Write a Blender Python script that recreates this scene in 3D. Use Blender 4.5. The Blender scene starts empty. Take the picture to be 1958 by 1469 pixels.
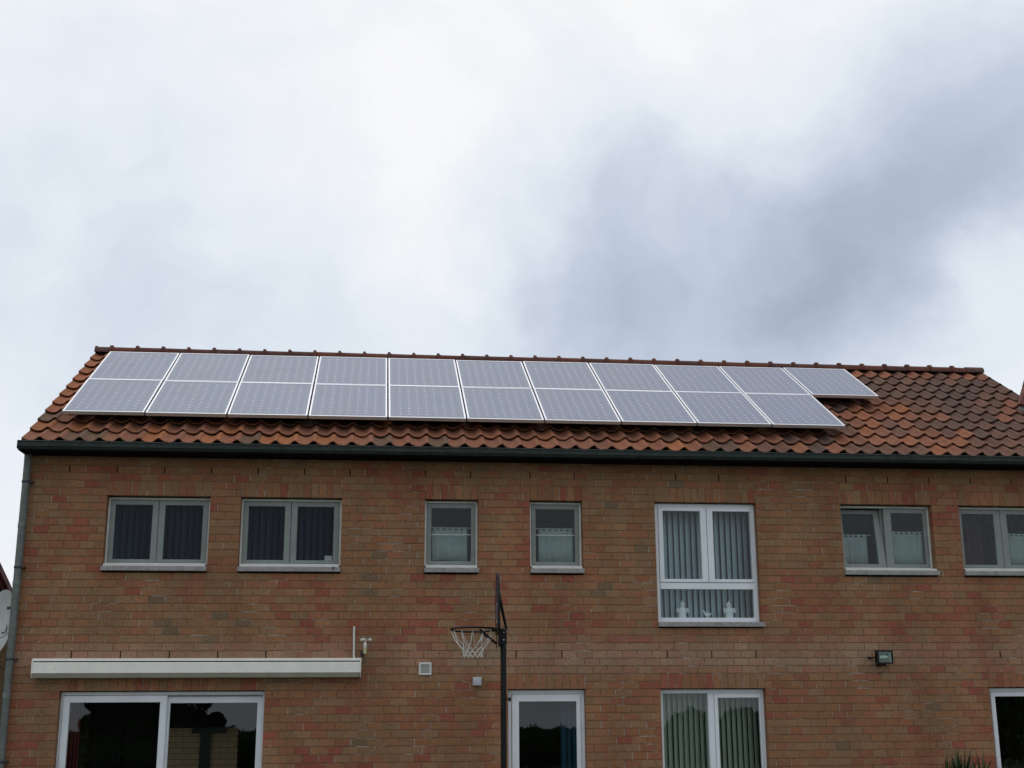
import bpy, bmesh, math, random
from mathutils import Vector, Matrix, noise
R = math.radians
random.seed(7)
rng = random.Random(11)
SC = bpy.context.scene
COL = SC.collection

# ------------------------------------------------------------------ camera
cam_d = bpy.data.cameras.new('camera')
cam = bpy.data.objects.new('camera', cam_d)
COL.objects.link(cam)
CAM = Vector((3.348, -16.447, 2.191))
yaw, pitch, roll = 0.10989, 0.24385, -0.0047
f0 = Vector((math.sin(yaw), math.cos(yaw), 0)); r0 = Vector((math.cos(yaw), -math.sin(yaw), 0)); u0 = Vector((0, 0, 1))
fw = math.cos(pitch)*f0 + math.sin(pitch)*u0
u2 = -math.sin(pitch)*f0 + math.cos(pitch)*u0
r3 = math.cos(roll)*r0 + math.sin(roll)*u2
u3 = -math.sin(roll)*r0 + math.cos(roll)*u2
m = Matrix((r3, u3, -fw)).transposed().to_4x4()
m.translation = CAM
cam.matrix_world = m
cam_d.sensor_fit = 'HORIZONTAL'
cam_d.angle = R(44.66)
cam_d.clip_start = 0.1
cam_d.clip_end = 2000
SC.camera = cam

# ------------------------------------------------------------------ sky and sun
SUN_EL, SUN_AZ = 74, -14          # azimuth from +y towards +x
w = bpy.data.worlds.new('World'); SC.world = w; w.use_nodes = True
nt = w.node_tree; nt.nodes.clear()
def N(t, **k):
    n = nt.nodes.new(t)
    for a, b in k.items(): setattr(n, a, b)
    return n
L = nt.links.new
def VAL(v):
    n = N('ShaderNodeValue'); n.outputs[0].default_value = v; return n.outputs[0]
def MATH(op, a, b=None, c=None, clamp=False):
    n = N('ShaderNodeMath', operation=op); n.use_clamp = clamp
    for i, x in enumerate((a, b, c)):
        if x is None: continue
        if isinstance(x, (int, float)): n.inputs[i].default_value = x
        else: L(x, n.inputs[i])
    return n.outputs[0]
out = N('ShaderNodeOutputWorld')
tc = N('ShaderNodeTexCoord')
sky = N('ShaderNodeTexSky'); sky.sky_type = 'NISHITA'; sky.sun_disc = False
sky.sun_elevation = R(SUN_EL); sky.sun_rotation = R(SUN_AZ)
bg_sky = N('ShaderNodeBackground'); bg_sky.inputs['Strength'].default_value = 0.10
L(sky.outputs[0], bg_sky.inputs['Color'])
# cloud layer: noise-warped direction, broad dark and bright cloud masses
nz = N('ShaderNodeTexNoise'); nz.inputs['Scale'].default_value = 2.6; nz.inputs['Detail'].default_value = 9; nz.inputs['Roughness'].default_value = 0.58
L(tc.outputs['Generated'], nz.inputs['Vector'])
sub = N('ShaderNodeVectorMath', operation='SUBTRACT'); L(nz.outputs['Color'], sub.inputs[0]); sub.inputs[1].default_value = (.5, .5, .5)
scl = N('ShaderNodeVectorMath', operation='SCALE'); L(sub.outputs[0], scl.inputs[0]); scl.inputs['Scale'].default_value = 0.30
add = N('ShaderNodeVectorMath', operation='ADD'); L(tc.outputs['Generated'], add.inputs[0]); L(scl.outputs[0], add.inputs[1])
nrm = N('ShaderNodeVectorMath', operation='NORMALIZE'); L(add.outputs[0], nrm.inputs[0])
D = nrm.outputs[0]
def blob(d, width, amt):
    n = N('ShaderNodeVectorMath', operation='DOT_PRODUCT'); L(D, n.inputs[0])
    n.inputs[1].default_value = Vector(d).normalized()
    k = 1.0/(1-math.cos(R(width)))
    e = MATH('MULTIPLY', MATH('SUBTRACT', n.outputs['Value'], 1.0), k)
    return MATH('MULTIPLY', MATH('POWER', 2.71828, e), amt)
BLOBS = [((.3127,.8919,.3267), 7.5, .18), ((.4029,.8555,.3252), 6.0, .36), ((.2159,.9262,.3091), 6.5, .17),
         ((.4455,.8007,.4004), 6.5, .16), ((.2526,.8945,.3689), 5.5, .07), ((.1329,.9300,.3428), 5.0, .11),
         ((.3784,.8295,.4109), 5.5, .10), ((.3519,.8916,.2851), 4.5, .18), ((.176,.9417,.2867), 5.0, .20), ((.18,.90,.385), 5.5, .05),
         ((.0514,.9564,.2875), 5.0, .22), ((.56,.74,.36), 8.0, .24), ((.425,.777,.464), 6.0, .05),
         ((-.2161,.9277,.3045), 6.5, .23), ((-.0928,.9473,.3065), 5.0, .17), ((-.42,.84,.34), 9, .16), ((-.1517,.8789,.4522), 6.0, .05),
         ((.4552,.8434,.2854), 2.4, -.26), ((.02,.918,.392), 5.5, -.24), ((.282,.8344,.4735), 5.0, -.14)]
acc = None
for b in BLOBS:
    o = blob(*b)
    acc = o if acc is None else MATH('ADD', acc, o)
# general cloud structure everywhere
n2 = N('ShaderNodeTexNoise'); n2.inputs['Scale'].default_value = 1.7; n2.inputs['Detail'].default_value = 7; n2.inputs['Roughness'].default_value = 0.5
L(D, n2.inputs['Vector'])
gen = MATH('MULTIPLY', MATH('SUBTRACT', n2.outputs['Fac'], 0.5), 0.32)
n3 = N('ShaderNodeTexNoise'); n3.inputs['Scale'].default_value = 7.0; n3.inputs['Detail'].default_value = 8; n3.inputs['Roughness'].default_value = 0.55
L(D, n3.inputs['Vector'])
fine = MATH('MULTIPLY', MATH('SUBTRACT', n3.outputs['Fac'], 0.5), 0.42)
n4 = N('ShaderNodeTexNoise'); n4.inputs['Scale'].default_value = 15.0; n4.inputs['Detail'].default_value = 8; n4.inputs['Roughness'].default_value = 0.6
st_ = N('ShaderNodeVectorMath', operation='MULTIPLY'); L(D, st_.inputs[0]); st_.inputs[1].default_value = (.7, 1, 1.5)
L(st_.outputs[0], n4.inputs['Vector'])
wisps = MATH('MULTIPLY', MATH('SUBTRACT', n4.outputs['Fac'], 0.5), 0.20)
fine = MATH('ADD', fine, wisps)
fd = N('ShaderNodeVectorMath', operation='DOT_PRODUCT'); L(tc.outputs['Generated'], fd.inputs[0]); fd.inputs[1].default_value = (.05, .90, .43)
away = MATH('MULTIPLY', MATH('SUBTRACT', 1.0, fd.outputs['Value']), .15)      # thicker cloud away from the hidden sun
dark = MATH('ADD', MATH('ADD', MATH('ADD', MATH('ADD', acc, gen), fine), away), 0.05, clamp=True)
ramp = N('ShaderNodeValToRGB'); L(dark, ramp.inputs[0])
cr = ramp.color_ramp
cr.elements[0].position = 0.0; cr.elements[0].color = (1.0, 1.0, 1.0, 1)
cr.elements[1].position = 1.0; cr.elements[1].color = (.29, .335, .42, 1)
e = cr.elements.new(.22); e.color = (.83, .885, .955, 1)
e = cr.elements.new(.55); e.color = (.55, .615, .735, 1)
bg_cl = N('ShaderNodeBackground'); L(ramp.outputs[0], bg_cl.inputs['Color']); bg_cl.inputs['Strength'].default_value = 0.98
mix = N('ShaderNodeMixShader'); mix.inputs[0].default_value = 0.94
L(bg_sky.outputs[0], mix.inputs[1]); L(bg_cl.outputs[0], mix.inputs[2])
L(mix.outputs[0], out.inputs['Surface'])

sun_d = bpy.data.lights.new('sun', 'SUN'); sun_d.energy = 0.55; sun_d.angle = R(50); sun_d.color = (1, .975, .94)
sun = bpy.data.objects.new('sun', sun_d); COL.objects.link(sun)
sd = Vector((math.sin(R(SUN_AZ))*math.cos(R(SUN_EL)), math.cos(R(SUN_AZ))*math.cos(R(SUN_EL)), math.sin(R(SUN_EL))))
sun.rotation_euler = sd.to_track_quat('Z', 'Y').to_euler()
sun.location = (0, 20, 40)

vs = SC.view_settings
vs.view_transform = 'Standard'; vs.look = 'None'; vs.gamma = 1; vs.exposure = 0.0; vs.use_curve_mapping = False
SC.cycles.max_bounces = 8
SC.cycles.use_adaptive_sampling = False
SC.cycles.transparent_max_bounces = 16

# ------------------------------------------------------------------ mesh helpers
class MB:
    def __init__(s): s.v = []; s.f = []; s.c = []
    def add(s, vs, fs, col=None):
        b = len(s.v); s.v += [tuple(x) for x in vs]; s.f += [tuple(b+i for i in q) for q in fs]
        if col is not None: s.c += [(*col, 1)]*len(vs)
        return s
    def box(s, x0, x1, y0, y1, z0, z1, col=None):
        return s.add([(x0,y0,z0),(x1,y0,z0),(x1,y1,z0),(x0,y1,z0),(x0,y0,z1),(x1,y0,z1),(x1,y1,z1),(x0,y1,z1)],
                     [(0,1,5,4),(1,2,6,5),(2,3,7,6),(3,0,4,7),(4,5,6,7),(3,2,1,0)], col)
    def cbox(s, x0, x1, y0, y1, z0, z1, c=.003, col=None, dy=0):
        """box whose front (low y) face has a chamfered rim"""
        return s.add([(x0,y1,z0),(x1,y1,z0),(x1,y1,z1),(x0,y1,z1),
                      (x0,y0+c,z0),(x1,y0+c,z0),(x1,y0+c,z1),(x0,y0+c,z1),
                      (x0+c,y0,z0+c),(x1-c,y0,z0+c),(x1-c,y0,z1-c),(x0+c,y0,z1-c)],
                     [(8,9,10,11),(4,5,9,8),(5,6,10,9),(6,7,11,10),(7,4,8,11),
                      (0,1,5,4),(1,2,6,5),(2,3,7,6),(3,0,4,7),(3,2,1,0)], col)
    def bevbox(s, x0, x1, y0, y1, z0, z1, c=.004):
        bm = bmesh.new()
        bmesh.ops.create_cube(bm, size=1)
        for v in bm.verts:
            v.co = Vector(((x0+x1)/2+v.co.x*(x1-x0), (y0+y1)/2+v.co.y*(y1-y0), (z0+z1)/2+v.co.z*(z1-z0)))
        bmesh.ops.bevel(bm, geom=bm.edges[:], offset=c, segments=2, affect='EDGES', profile=.5)
        bm.verts.index_update()
        s.add([v.co[:] for v in bm.verts], [[v.index for v in f.verts] for f in bm.faces])
        bm.free(); return s
    def ring(s, x0, x1, z0, z1, l, r, b, t, y0, y1, c=.004):
        """rectangular frame, front at y0, chamfered inner and outer edges"""
        ix0, ix1, iz0, iz1 = x0+l, x1-r, z0+b, z1-t
        def rect(a, b_, c_, d, y): return [(a,y,c_),(b_,y,c_),(b_,y,d),(a,y,d)]
        loops = [rect(x0,x1,z0,z1,y1), rect(x0,x1,z0,z1,y0+c), rect(x0+c,x1-c,z0+c,z1-c,y0),
                 rect(ix0-c,ix1+c,iz0-c,iz1+c,y0), rect(ix0,ix1,iz0,iz1,y0+c), rect(ix0,ix1,iz0,iz1,y1)]
        v = [p for lp in loops for p in lp]; f = []
        n = len(loops)
        for k in range(n):
            a = k*4; bb = ((k+1) % n)*4
            for i in range(4):
                j = (i+1) % 4
                f.append((a+i, a+j, bb+j, bb+i))
        return s.add(v, f)
    def tube(s, pts, rad, n=8, cap=True):
        pts = [Vector(p) for p in pts]
        rads = rad if isinstance(rad, (list, tuple)) else [rad]*len(pts)
        v = []; f = []
        up = None
        for i, p in enumerate(pts):
            t = (pts[min(i+1, len(pts)-1)] - pts[max(i-1, 0)]).normalized()
            if up is None:
                up = Vector((0,0,1)) if abs(t.z) < .9 else Vector((1,0,0))
            a = t.cross(up); 
            if a.length < 1e-5: a = t.cross(Vector((0,1,0)))
            a.normalize(); b = t.cross(a).normalized(); up = a.cross(t).normalized()
            for k in range(n):
                q = 2*math.pi*k/n
                v.append(p + rads[i]*(math.cos(q)*a + math.sin(q)*b))
        for i in range(len(pts)-1):
            for k in range(n):
                j = (k+1) % n
                f.append((i*n+k, i*n+j, (i+1)*n+j, (i+1)*n+k))
        if cap:
            f.append(tuple(range(n))[::-1]); f.append(tuple((len(pts)-1)*n+k for k in range(n)))
        return s.add(v, f)
    def lathe(s, prof, o, n=16, sx=1, sy=1):
        v = []; f = []
        for r_, z in prof:
            for k in range(n):
                q = 2*math.pi*k/n
                v.append((o[0]+r_*math.cos(q)*sx, o[1]+r_*math.sin(q)*sy, o[2]+z))
        for i in range(len(prof)-1):
            for k in range(n):
                j = (k+1) % n
                f.append((i*n+k, i*n+j, (i+1)*n+j, (i+1)*n+k))
        f.append(tuple(range(n))[::-1]); f.append(tuple((len(prof)-1)*n+k for k in range(n)))
        return s.add(v, f)
    def extrude_x(s, prof, x0, x1):
        n = len(prof)
        v = [(x0, y, z) for y, z in prof] + [(x1, y, z) for y, z in prof]
        f = [(i, (i+1) % n, n+(i+1) % n, n+i) for i in range(n)]
        f.append(tuple(range(n))[::-1]); f.append(tuple(range(n, 2*n)))
        return s.add(v, f)
    def mesh(s, name, mat, smooth=False, fix=True):
        me = bpy.data.meshes.new(name); me.from_pydata(s.v, [], s.f)
        if s.c:
            a = me.attributes.new('tint', 'FLOAT_COLOR', 'POINT')
            a.data.foreach_set('color', [x for c in s.c for x in c])
        if fix:
            bm = bmesh.new(); bm.from_mesh(me); bmesh.ops.recalc_face_normals(bm, faces=bm.faces); bm.to_mesh(me); bm.free()
        if smooth:
            me.polygons.foreach_set('use_smooth', [True]*len(me.polygons))
            try: me.set_sharp_from_angle(angle=R(40))
            except Exception: pass
        if mat: me.materials.append(mat)
        me.update(); return me
    def obj(s, name, mat, parent=None, smooth=False, loc=None, fix=True):
        return link(name, s.mesh(name, mat, smooth, fix), parent, loc)
def link(name, data, parent=None, loc=None):
    o = bpy.data.objects.new(name, data); COL.objects.link(o)
    if parent is not None: o.parent = parent
    if loc is not None: o.location = loc
    return o
def thing(name, label, cat, loc=(0,0,0), group=None):
    o = bpy.data.objects.new(name, None); COL.objects.link(o); o.location = loc
    o.empty_display_size = .1
    return tag(o, label, cat, group)
def tag(o, label, cat, group=None):
    o['label'] = label; o['category'] = cat
    if group: o['group'] = group
    return o
def struct(o): o['kind'] = 'structure'; return o
def stuff(o): o['kind'] = 'stuff'; return o

# ------------------------------------------------------------------ materials
def mat(name, col, rough=.6, metal=0, spec=.5, nscale=0, namt=0, bump=0, bscale=None, src=None, detail=4, dirt=None, bdist=.004):
    """principled with optional object-space noise variation; src: 'tint' attribute or 'object' colour"""
    m = bpy.data.materials.new(name); m.use_nodes = True
    t = m.node_tree; b = t.nodes['Principled BSDF']
    b.inputs['Roughness'].default_value = rough; b.inputs['Metallic'].default_value = metal
    b.inputs['Specular IOR Level'].default_value = spec
    n = lambda ty: t.nodes.new(ty)
    base = None
    if src == 'tint':
        a = n('ShaderNodeAttribute'); a.attribute_name = 'tint'; base = a.outputs['Color']
    elif src == 'object':
        a = n('ShaderNodeObjectInfo'); base = a.outputs['Color']
    else:
        rg = n('ShaderNodeRGB'); rg.outputs[0].default_value = (*col, 1); base = rg.outputs[0]
    geo = n('ShaderNodeNewGeometry')
    if namt:
        tx = n('ShaderNodeTexNoise'); tx.inputs['Scale'].default_value = nscale; tx.inputs['Detail'].default_value = detail
        tx.inputs['Roughness'].default_value = .62
        t.links.new(geo.outputs['Position'], tx.inputs['Vector'])
        mr = n('ShaderNodeMapRange'); mr.inputs['From Min'].default_value = .28; mr.inputs['From Max'].default_value = .72
        mr.inputs['To Min'].default_value = 1-namt; mr.inputs['To Max'].default_value = 1+namt
        t.links.new(tx.outputs['Fac'], mr.inputs['Value'])
        hv = n('ShaderNodeMixRGB'); hv.blend_type = 'MULTIPLY'; hv.inputs[0].default_value = 1
        t.links.new(base, hv.inputs[1]); t.links.new(mr.outputs[0], hv.inputs[2]); base = hv.outputs[0]
    if dirt:
        dcol, dscale, lo, hi = dirt[:4]
        tx = n('ShaderNodeTexNoise'); tx.inputs['Scale'].default_value = dscale; tx.inputs['Detail'].default_value = 5; tx.inputs['Roughness'].default_value = .65
        t.links.new(geo.outputs['Position'], tx.inputs['Vector'])
        mr = n('ShaderNodeMapRange'); mr.inputs['From Min'].default_value = lo; mr.inputs['From Max'].default_value = hi
        mr.inputs['To Max'].default_value = dirt[4] if len(dirt) > 4 else 1
        t.links.new(tx.outputs['Fac'], mr.inputs['Value'])
        mx = n('ShaderNodeMixRGB'); t.links.new(mr.outputs[0], mx.inputs[0]); t.links.new(base, mx.inputs[1]); mx.inputs[2].default_value = (*dcol, 1)
        base = mx.outputs[0]
    t.links.new(base, b.inputs['Base Color'])
    if bump:
        tx = n('ShaderNodeTexNoise'); tx.inputs['Scale'].default_value = bscale or nscale*3 or 60; tx.inputs['Detail'].default_value = 5
        t.links.new(geo.outputs['Position'], tx.inputs['Vector'])
        bp = n('ShaderNodeBump'); bp.inputs['Strength'].default_value = bump; bp.inputs['Distance'].default_value = bdist
        t.links.new(tx.outputs['Fac'], bp.inputs['Height']); t.links.new(bp.outputs[0], b.inputs['Normal'])
    return m

def brickmat(name, src):
    m = brickbase(name, src); t = m.node_tree; b = t.nodes['Principled BSDF']
    ln = b.inputs['Base Color'].links[0]; src_ = ln.from_socket
    geo = t.nodes.new('ShaderNodeNewGeometry'); sc = t.nodes.new('ShaderNodeVectorMath'); sc.operation = 'MULTIPLY'; sc.inputs[1].default_value = (1.5, 1, .38)
    t.links.new(geo.outputs['Position'], sc.inputs[0])
    tx = t.nodes.new('ShaderNodeTexNoise'); tx.inputs['Scale'].default_value = 1.1; tx.inputs['Detail'].default_value = 6; tx.inputs['Roughness'].default_value = .6
    t.links.new(sc.outputs[0], tx.inputs['Vector'])
    mr = t.nodes.new('ShaderNodeMapRange'); mr.inputs['From Min'].default_value = .3; mr.inputs['From Max'].default_value = .65; mr.inputs['To Min'].default_value = .76; mr.inputs['To Max'].default_value = 1.07
    t.links.new(tx.outputs['Fac'], mr.inputs['Value'])
    mx = t.nodes.new('ShaderNodeMixRGB'); mx.blend_type = 'MULTIPLY'; mx.inputs[0].default_value = 1
    t.links.new(src_, mx.inputs[1]); t.links.new(mr.outputs[0], mx.inputs[2]); t.links.new(mx.outputs[0], b.inputs['Base Color'])
    return m
def brickbase(name, src):
    return mat(name, (.2,.13,.07), rough=.92, spec=.25, nscale=42, namt=.30, bump=.7, bscale=160, src=src, bdist=.003,
               dirt=((.33,.30,.25), 5.0, .60, .86, .42))
M_brick_t = brickmat('fired_brick_tinted', 'tint')
M_brick_o = brickmat('fired_brick', 'object')
def mortarmat():
    m = mat('mortar', (.2,.15,.1), rough=.95, spec=.2, nscale=30, namt=.35, bump=.8, bscale=200)
    t = m.node_tree; b = t.nodes['Principled BSDF']; n = t.nodes.new
    geo = n('ShaderNodeNewGeometry'); sp = n('ShaderNodeSeparateXYZ'); t.links.new(geo.outputs['Position'], sp.inputs[0])
    def mt(op, a, b_=None):
        q = n('ShaderNodeMath'); q.operation = op
        for i, x in enumerate((a, b_)):
            if x is None: continue
            if isinstance(x, (int, float)): q.inputs[i].default_value = x
            else: t.links.new(x, q.inputs[i])
        return q.outputs[0]
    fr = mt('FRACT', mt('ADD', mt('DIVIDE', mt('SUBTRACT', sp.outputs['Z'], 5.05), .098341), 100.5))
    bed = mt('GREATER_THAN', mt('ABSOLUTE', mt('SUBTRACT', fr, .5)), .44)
    def patch(lo, hi, sc, off):
        mp = n('ShaderNodeVectorMath'); mp.operation = 'ADD'; t.links.new(geo.outputs['Position'], mp.inputs[0]); mp.inputs[1].default_value = (off, off, off)
        tx = n('ShaderNodeTexNoise'); tx.inputs['Scale'].default_value = sc; tx.inputs['Detail'].default_value = 5; tx.inputs['Roughness'].default_value = .65
        t.links.new(mp.outputs[0], tx.inputs['Vector'])
        mr = n('ShaderNodeMapRange'); mr.inputs['From Min'].default_value = lo; mr.inputs['From Max'].default_value = hi; t.links.new(tx.outputs['Fac'], mr.inputs['Value'])
        return mr.outputs[0]
    def mixc(f, a, b_):
        q = n('ShaderNodeMixRGB'); t.links.new(f, q.inputs[0])
        for i, x in ((1, a), (2, b_)):
            if isinstance(x, tuple): q.inputs[i].default_value = (*x, 1)
            else: t.links.new(x, q.inputs[i])
        return q.outputs[0]
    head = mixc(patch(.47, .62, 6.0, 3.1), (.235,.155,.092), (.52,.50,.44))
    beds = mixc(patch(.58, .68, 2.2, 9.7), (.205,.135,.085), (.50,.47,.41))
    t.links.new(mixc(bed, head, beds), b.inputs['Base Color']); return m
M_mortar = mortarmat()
M_tile_t = mat('clay_tile_tinted', (.2,.1,.06), rough=.85, spec=.18, nscale=22, namt=.28, bump=.4, bscale=180, src='tint', bdist=.002, dirt=((.12,.11,.085), 7, .56, .80, .5))
M_tile_o = mat('clay_tile', (.2,.1,.06), rough=.85, spec=.18, nscale=22, namt=.28, bump=.4, bscale=180, src='object', bdist=.002, dirt=((.12,.11,.085), 7, .56, .80, .5))
M_underlay = mat('roof_underlay', (.012,.011,.012), rough=.95)
M_greyframe = mat('grey_coated_metal', (.205,.23,.213), rough=.42, spec=.5, nscale=6, namt=.10)
M_lightframe = mat('pale_grey_profile', (.62,.61,.56), rough=.4, nscale=6, namt=.10)
M_whiteframe = mat('white_frame', (.74,.77,.80), rough=.35, nscale=4, namt=.06)
M_stone = mat('blue_stone', (.30,.28,.27), rough=.8, nscale=30, namt=.25, bump=.3, bscale=120, dirt=((.12,.11,.10), 9, .52, .8, .7))
M_gutter = mat('dark_coated_gutter', (.026,.034,.031), rough=.62, spec=.22, nscale=9, namt=.35, dirt=((.07,.085,.07), 12, .55, .8, .6))
M_soffit = mat('black_soffit', (.004,.004,.005), rough=.9, spec=.1)
M_zinc = mat('weathered_zinc', (.135,.15,.14), rough=.6, metal=.2, nscale=14, namt=.30, dirt=((.11,.13,.105), 5, .5, .72, .8))
M_bracket = mat('dark_bracket', (.03,.03,.032), rough=.5)
M_awning = mat('cream_coated_metal', (.80,.775,.70), rough=.42, nscale=5, namt=.07, dirt=((.20,.19,.15), 16, .66, .85, .6))
M_awndark = mat('awning_slot', (.02,.02,.02), rough=.9)
M_whiteplastic = mat('white_plastic', (.62,.62,.58), rough=.4, nscale=12, namt=.08)
M_greyplastic = mat('grey_plastic', (.42,.43,.44), rough=.45, nscale=12, namt=.08)
M_ventgrey = mat('vent_louvre', (.48,.47,.43), rough=.6)
M_black = mat('black_paint', (.005,.005,.007), rough=.5, spec=.25, nscale=20, namt=.2)
M_blackplastic = mat('dark_backboard', (.018,.015,.021), rough=.45, nscale=8, namt=.2)
M_steel = mat('bright_bolt', (.6,.6,.6), rough=.3, metal=.9)
M_netcord = mat('white_cord', (.62,.60,.56), rough=.9)
M_alu = mat('anodised_aluminium', (.68,.69,.72), rough=.40, metal=.88, spec=.5)
M_porcelain = mat('white_china', (.75,.76,.78), rough=.25)
M_red = mat('red_curtain_cloth', (.11,.006,.014), rough=.9)
M_blue = mat('blue_curtain_cloth', (.012,.05,.095), rough=.9)
M_room = mat('interior_plaster', (.10,.095,.09), rough=.9)
M_dark = mat('dark_stained_wood', (.010,.009,.008), rough=.6)
M_floor = mat('interior_floor', (.07,.055,.04), rough=.6)
M_ground = mat('lawn_ground', (.04,.07,.02), rough=.95, nscale=9, namt=.5, detail=8)
M_patio = mat('concrete_paving', (.15,.145,.135), rough=.9, nscale=12, namt=.2)
M_bark = mat('bark', (.06,.045,.03), rough=.95, nscale=30, namt=.4)
M_slat = mat('grey_blind_slat', (.44,.50,.55), rough=.85)
M_slatg = mat('greenish_blind_slat', (.36,.40,.33), rough=.85)
M_slatd = mat('dark_blind_slat', (.045,.053,.066), rough=.85)
M_dish = mat('dish_enamel', (.52,.54,.53), rough=.45, nscale=7, namt=.10, dirt=((.30,.32,.26), 4, .52, .75, .7))
M_print = mat('dark_print', (.05,.06,.07), rough=.6)
M_sticker = mat('pale_sticker', (.28,.31,.31), rough=.6)
M_leafy = mat('spiky_leaf', (.026,.050,.012), rough=.5, nscale=14, namt=.4)
M_foliage = mat('hedge_foliage', (.022,.038,.013), rough=.95, spec=.1, nscale=3, namt=.6)
M_vergetile = mat('glazed_verge_tile', (.13,.02,.035), rough=.4, nscale=15, namt=.25)
M_redcheek = mat('red_cheek_tile', (.15,.036,.022), rough=.6, nscale=20, namt=.3)

def glassmat(name, f0=.03, tint=(.93,.96,.95)):
    """thin clear sheet: see-through with a mirror layer that grows towards grazing view"""
    m = bpy.data.materials.new(name); m.use_nodes = True
    t = m.node_tree; t.nodes.clear()
    o = t.nodes.new('ShaderNodeOutputMaterial'); mx = t.nodes.new('ShaderNodeMixShader')
    tr = t.nodes.new('ShaderNodeBsdfTransparent'); tr.inputs[0].default_value = (*tint, 1)
    gl = t.nodes.new('ShaderNodeBsdfGlossy'); gl.inputs['Roughness'].default_value = 0
    geo = t.nodes.new('ShaderNodeNewGeometry'); dt = t.nodes.new('ShaderNodeVectorMath'); dt.operation = 'DOT_PRODUCT'
    t.links.new(geo.outputs['Incoming'], dt.inputs[0]); t.links.new(geo.outputs['Normal'], dt.inputs[1])
    def mt(op, a, b=None):
        q = t.nodes.new('ShaderNodeMath'); q.operation = op
        for i, x in enumerate((a, b)):
            if x is None: continue
            if isinstance(x, (int, float)): q.inputs[i].default_value = x
            else: t.links.new(x, q.inputs[i])
        return q.outputs[0]
    c = mt('ABSOLUTE', dt.outputs['Value'])
    fr = mt('ADD', mt('MULTIPLY', mt('POWER', mt('SUBTRACT', 1.0, c), 5.0), 1-f0), f0)
    t.links.new(fr, mx.inputs[0]); t.links.new(tr.outputs[0], mx.inputs[1]); t.links.new(gl.outputs[0], mx.inputs[2])
    t.links.new(mx.outputs[0], o.inputs['Surface']); return m
M_glass = glassmat('window_glass', .024, (.90,.94,.93))
M_glassd = glassmat('tinted_window_glass', .012, (.72,.78,.84))
M_glassg = glassmat('garden_window_glass', .043, (.90,.94,.92))
M_lens = glassmat('lamp_glass', .05, (.9,.98,.93))

def netmat():
    m = bpy.data.materials.new('net_curtain_cloth'); m.use_nodes = True
    t = m.node_tree; b = t.nodes['Principled BSDF']; o = t.nodes['Material Output']
    b.inputs['Base Color'].default_value = (.37,.41,.40,1); b.inputs['Roughness'].default_value = .9
    tr = t.nodes.new('ShaderNodeBsdfTransparent'); mx = t.nodes.new('ShaderNodeMixShader')
    geo = t.nodes.new('ShaderNodeNewGeometry'); tx = t.nodes.new('ShaderNodeTexNoise'); tx.inputs['Scale'].default_value = 9; tx.inputs['Detail'].default_value = 5
    mr = t.nodes.new('ShaderNodeMapRange'); mr.inputs['From Min'].default_value = .3; mr.inputs['From Max'].default_value = .7
    mr.inputs['To Min'].default_value = .20; mr.inputs['To Max'].default_value = .36
    t.links.new(geo.outputs['Position'], tx.inputs['Vector']); t.links.new(tx.outputs['Fac'], mr.inputs['Value']); t.links.new(mr.outputs[0], mx.inputs[0])
    t.links.new(b.outputs[0], mx.inputs[1]); t.links.new(tr.outputs[0], mx.inputs[2]); t.links.new(mx.outputs[0], o.inputs['Surface'])
    return m
M_net = netmat()

def interiorbrick():
    m = mat('interior_brick', (.30,.22,.135), rough=.9)
    t = m.node_tree; b = t.nodes['Principled BSDF']
    geo = t.nodes.new('ShaderNodeNewGeometry'); sp = t.nodes.new('ShaderNodeSeparateXYZ'); cb = t.nodes.new('ShaderNodeCombineXYZ')
    t.links.new(geo.outputs['Position'], sp.inputs[0]); t.links.new(sp.outputs['X'], cb.inputs[0]); t.links.new(sp.outputs['Z'], cb.inputs[1])
    bt = t.nodes.new('ShaderNodeTexBrick'); t.links.new(cb.outputs[0], bt.inputs['Vector'])
    bt.inputs['Color1'].default_value = (.50,.32,.20,1); bt.inputs['Color2'].default_value = (.43,.27,.165,1); bt.inputs['Mortar'].default_value = (.22,.165,.11,1)
    bt.inputs['Scale'].default_value = 1; bt.inputs['Brick Width'].default_value = .2; bt.inputs['Row Height'].default_value = .075; bt.inputs['Mortar Size'].default_value = .006
    t.links.new(bt.outputs['Color'], b.inputs['Base Color']); return m
M_ibrick = interiorbrick()

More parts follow.
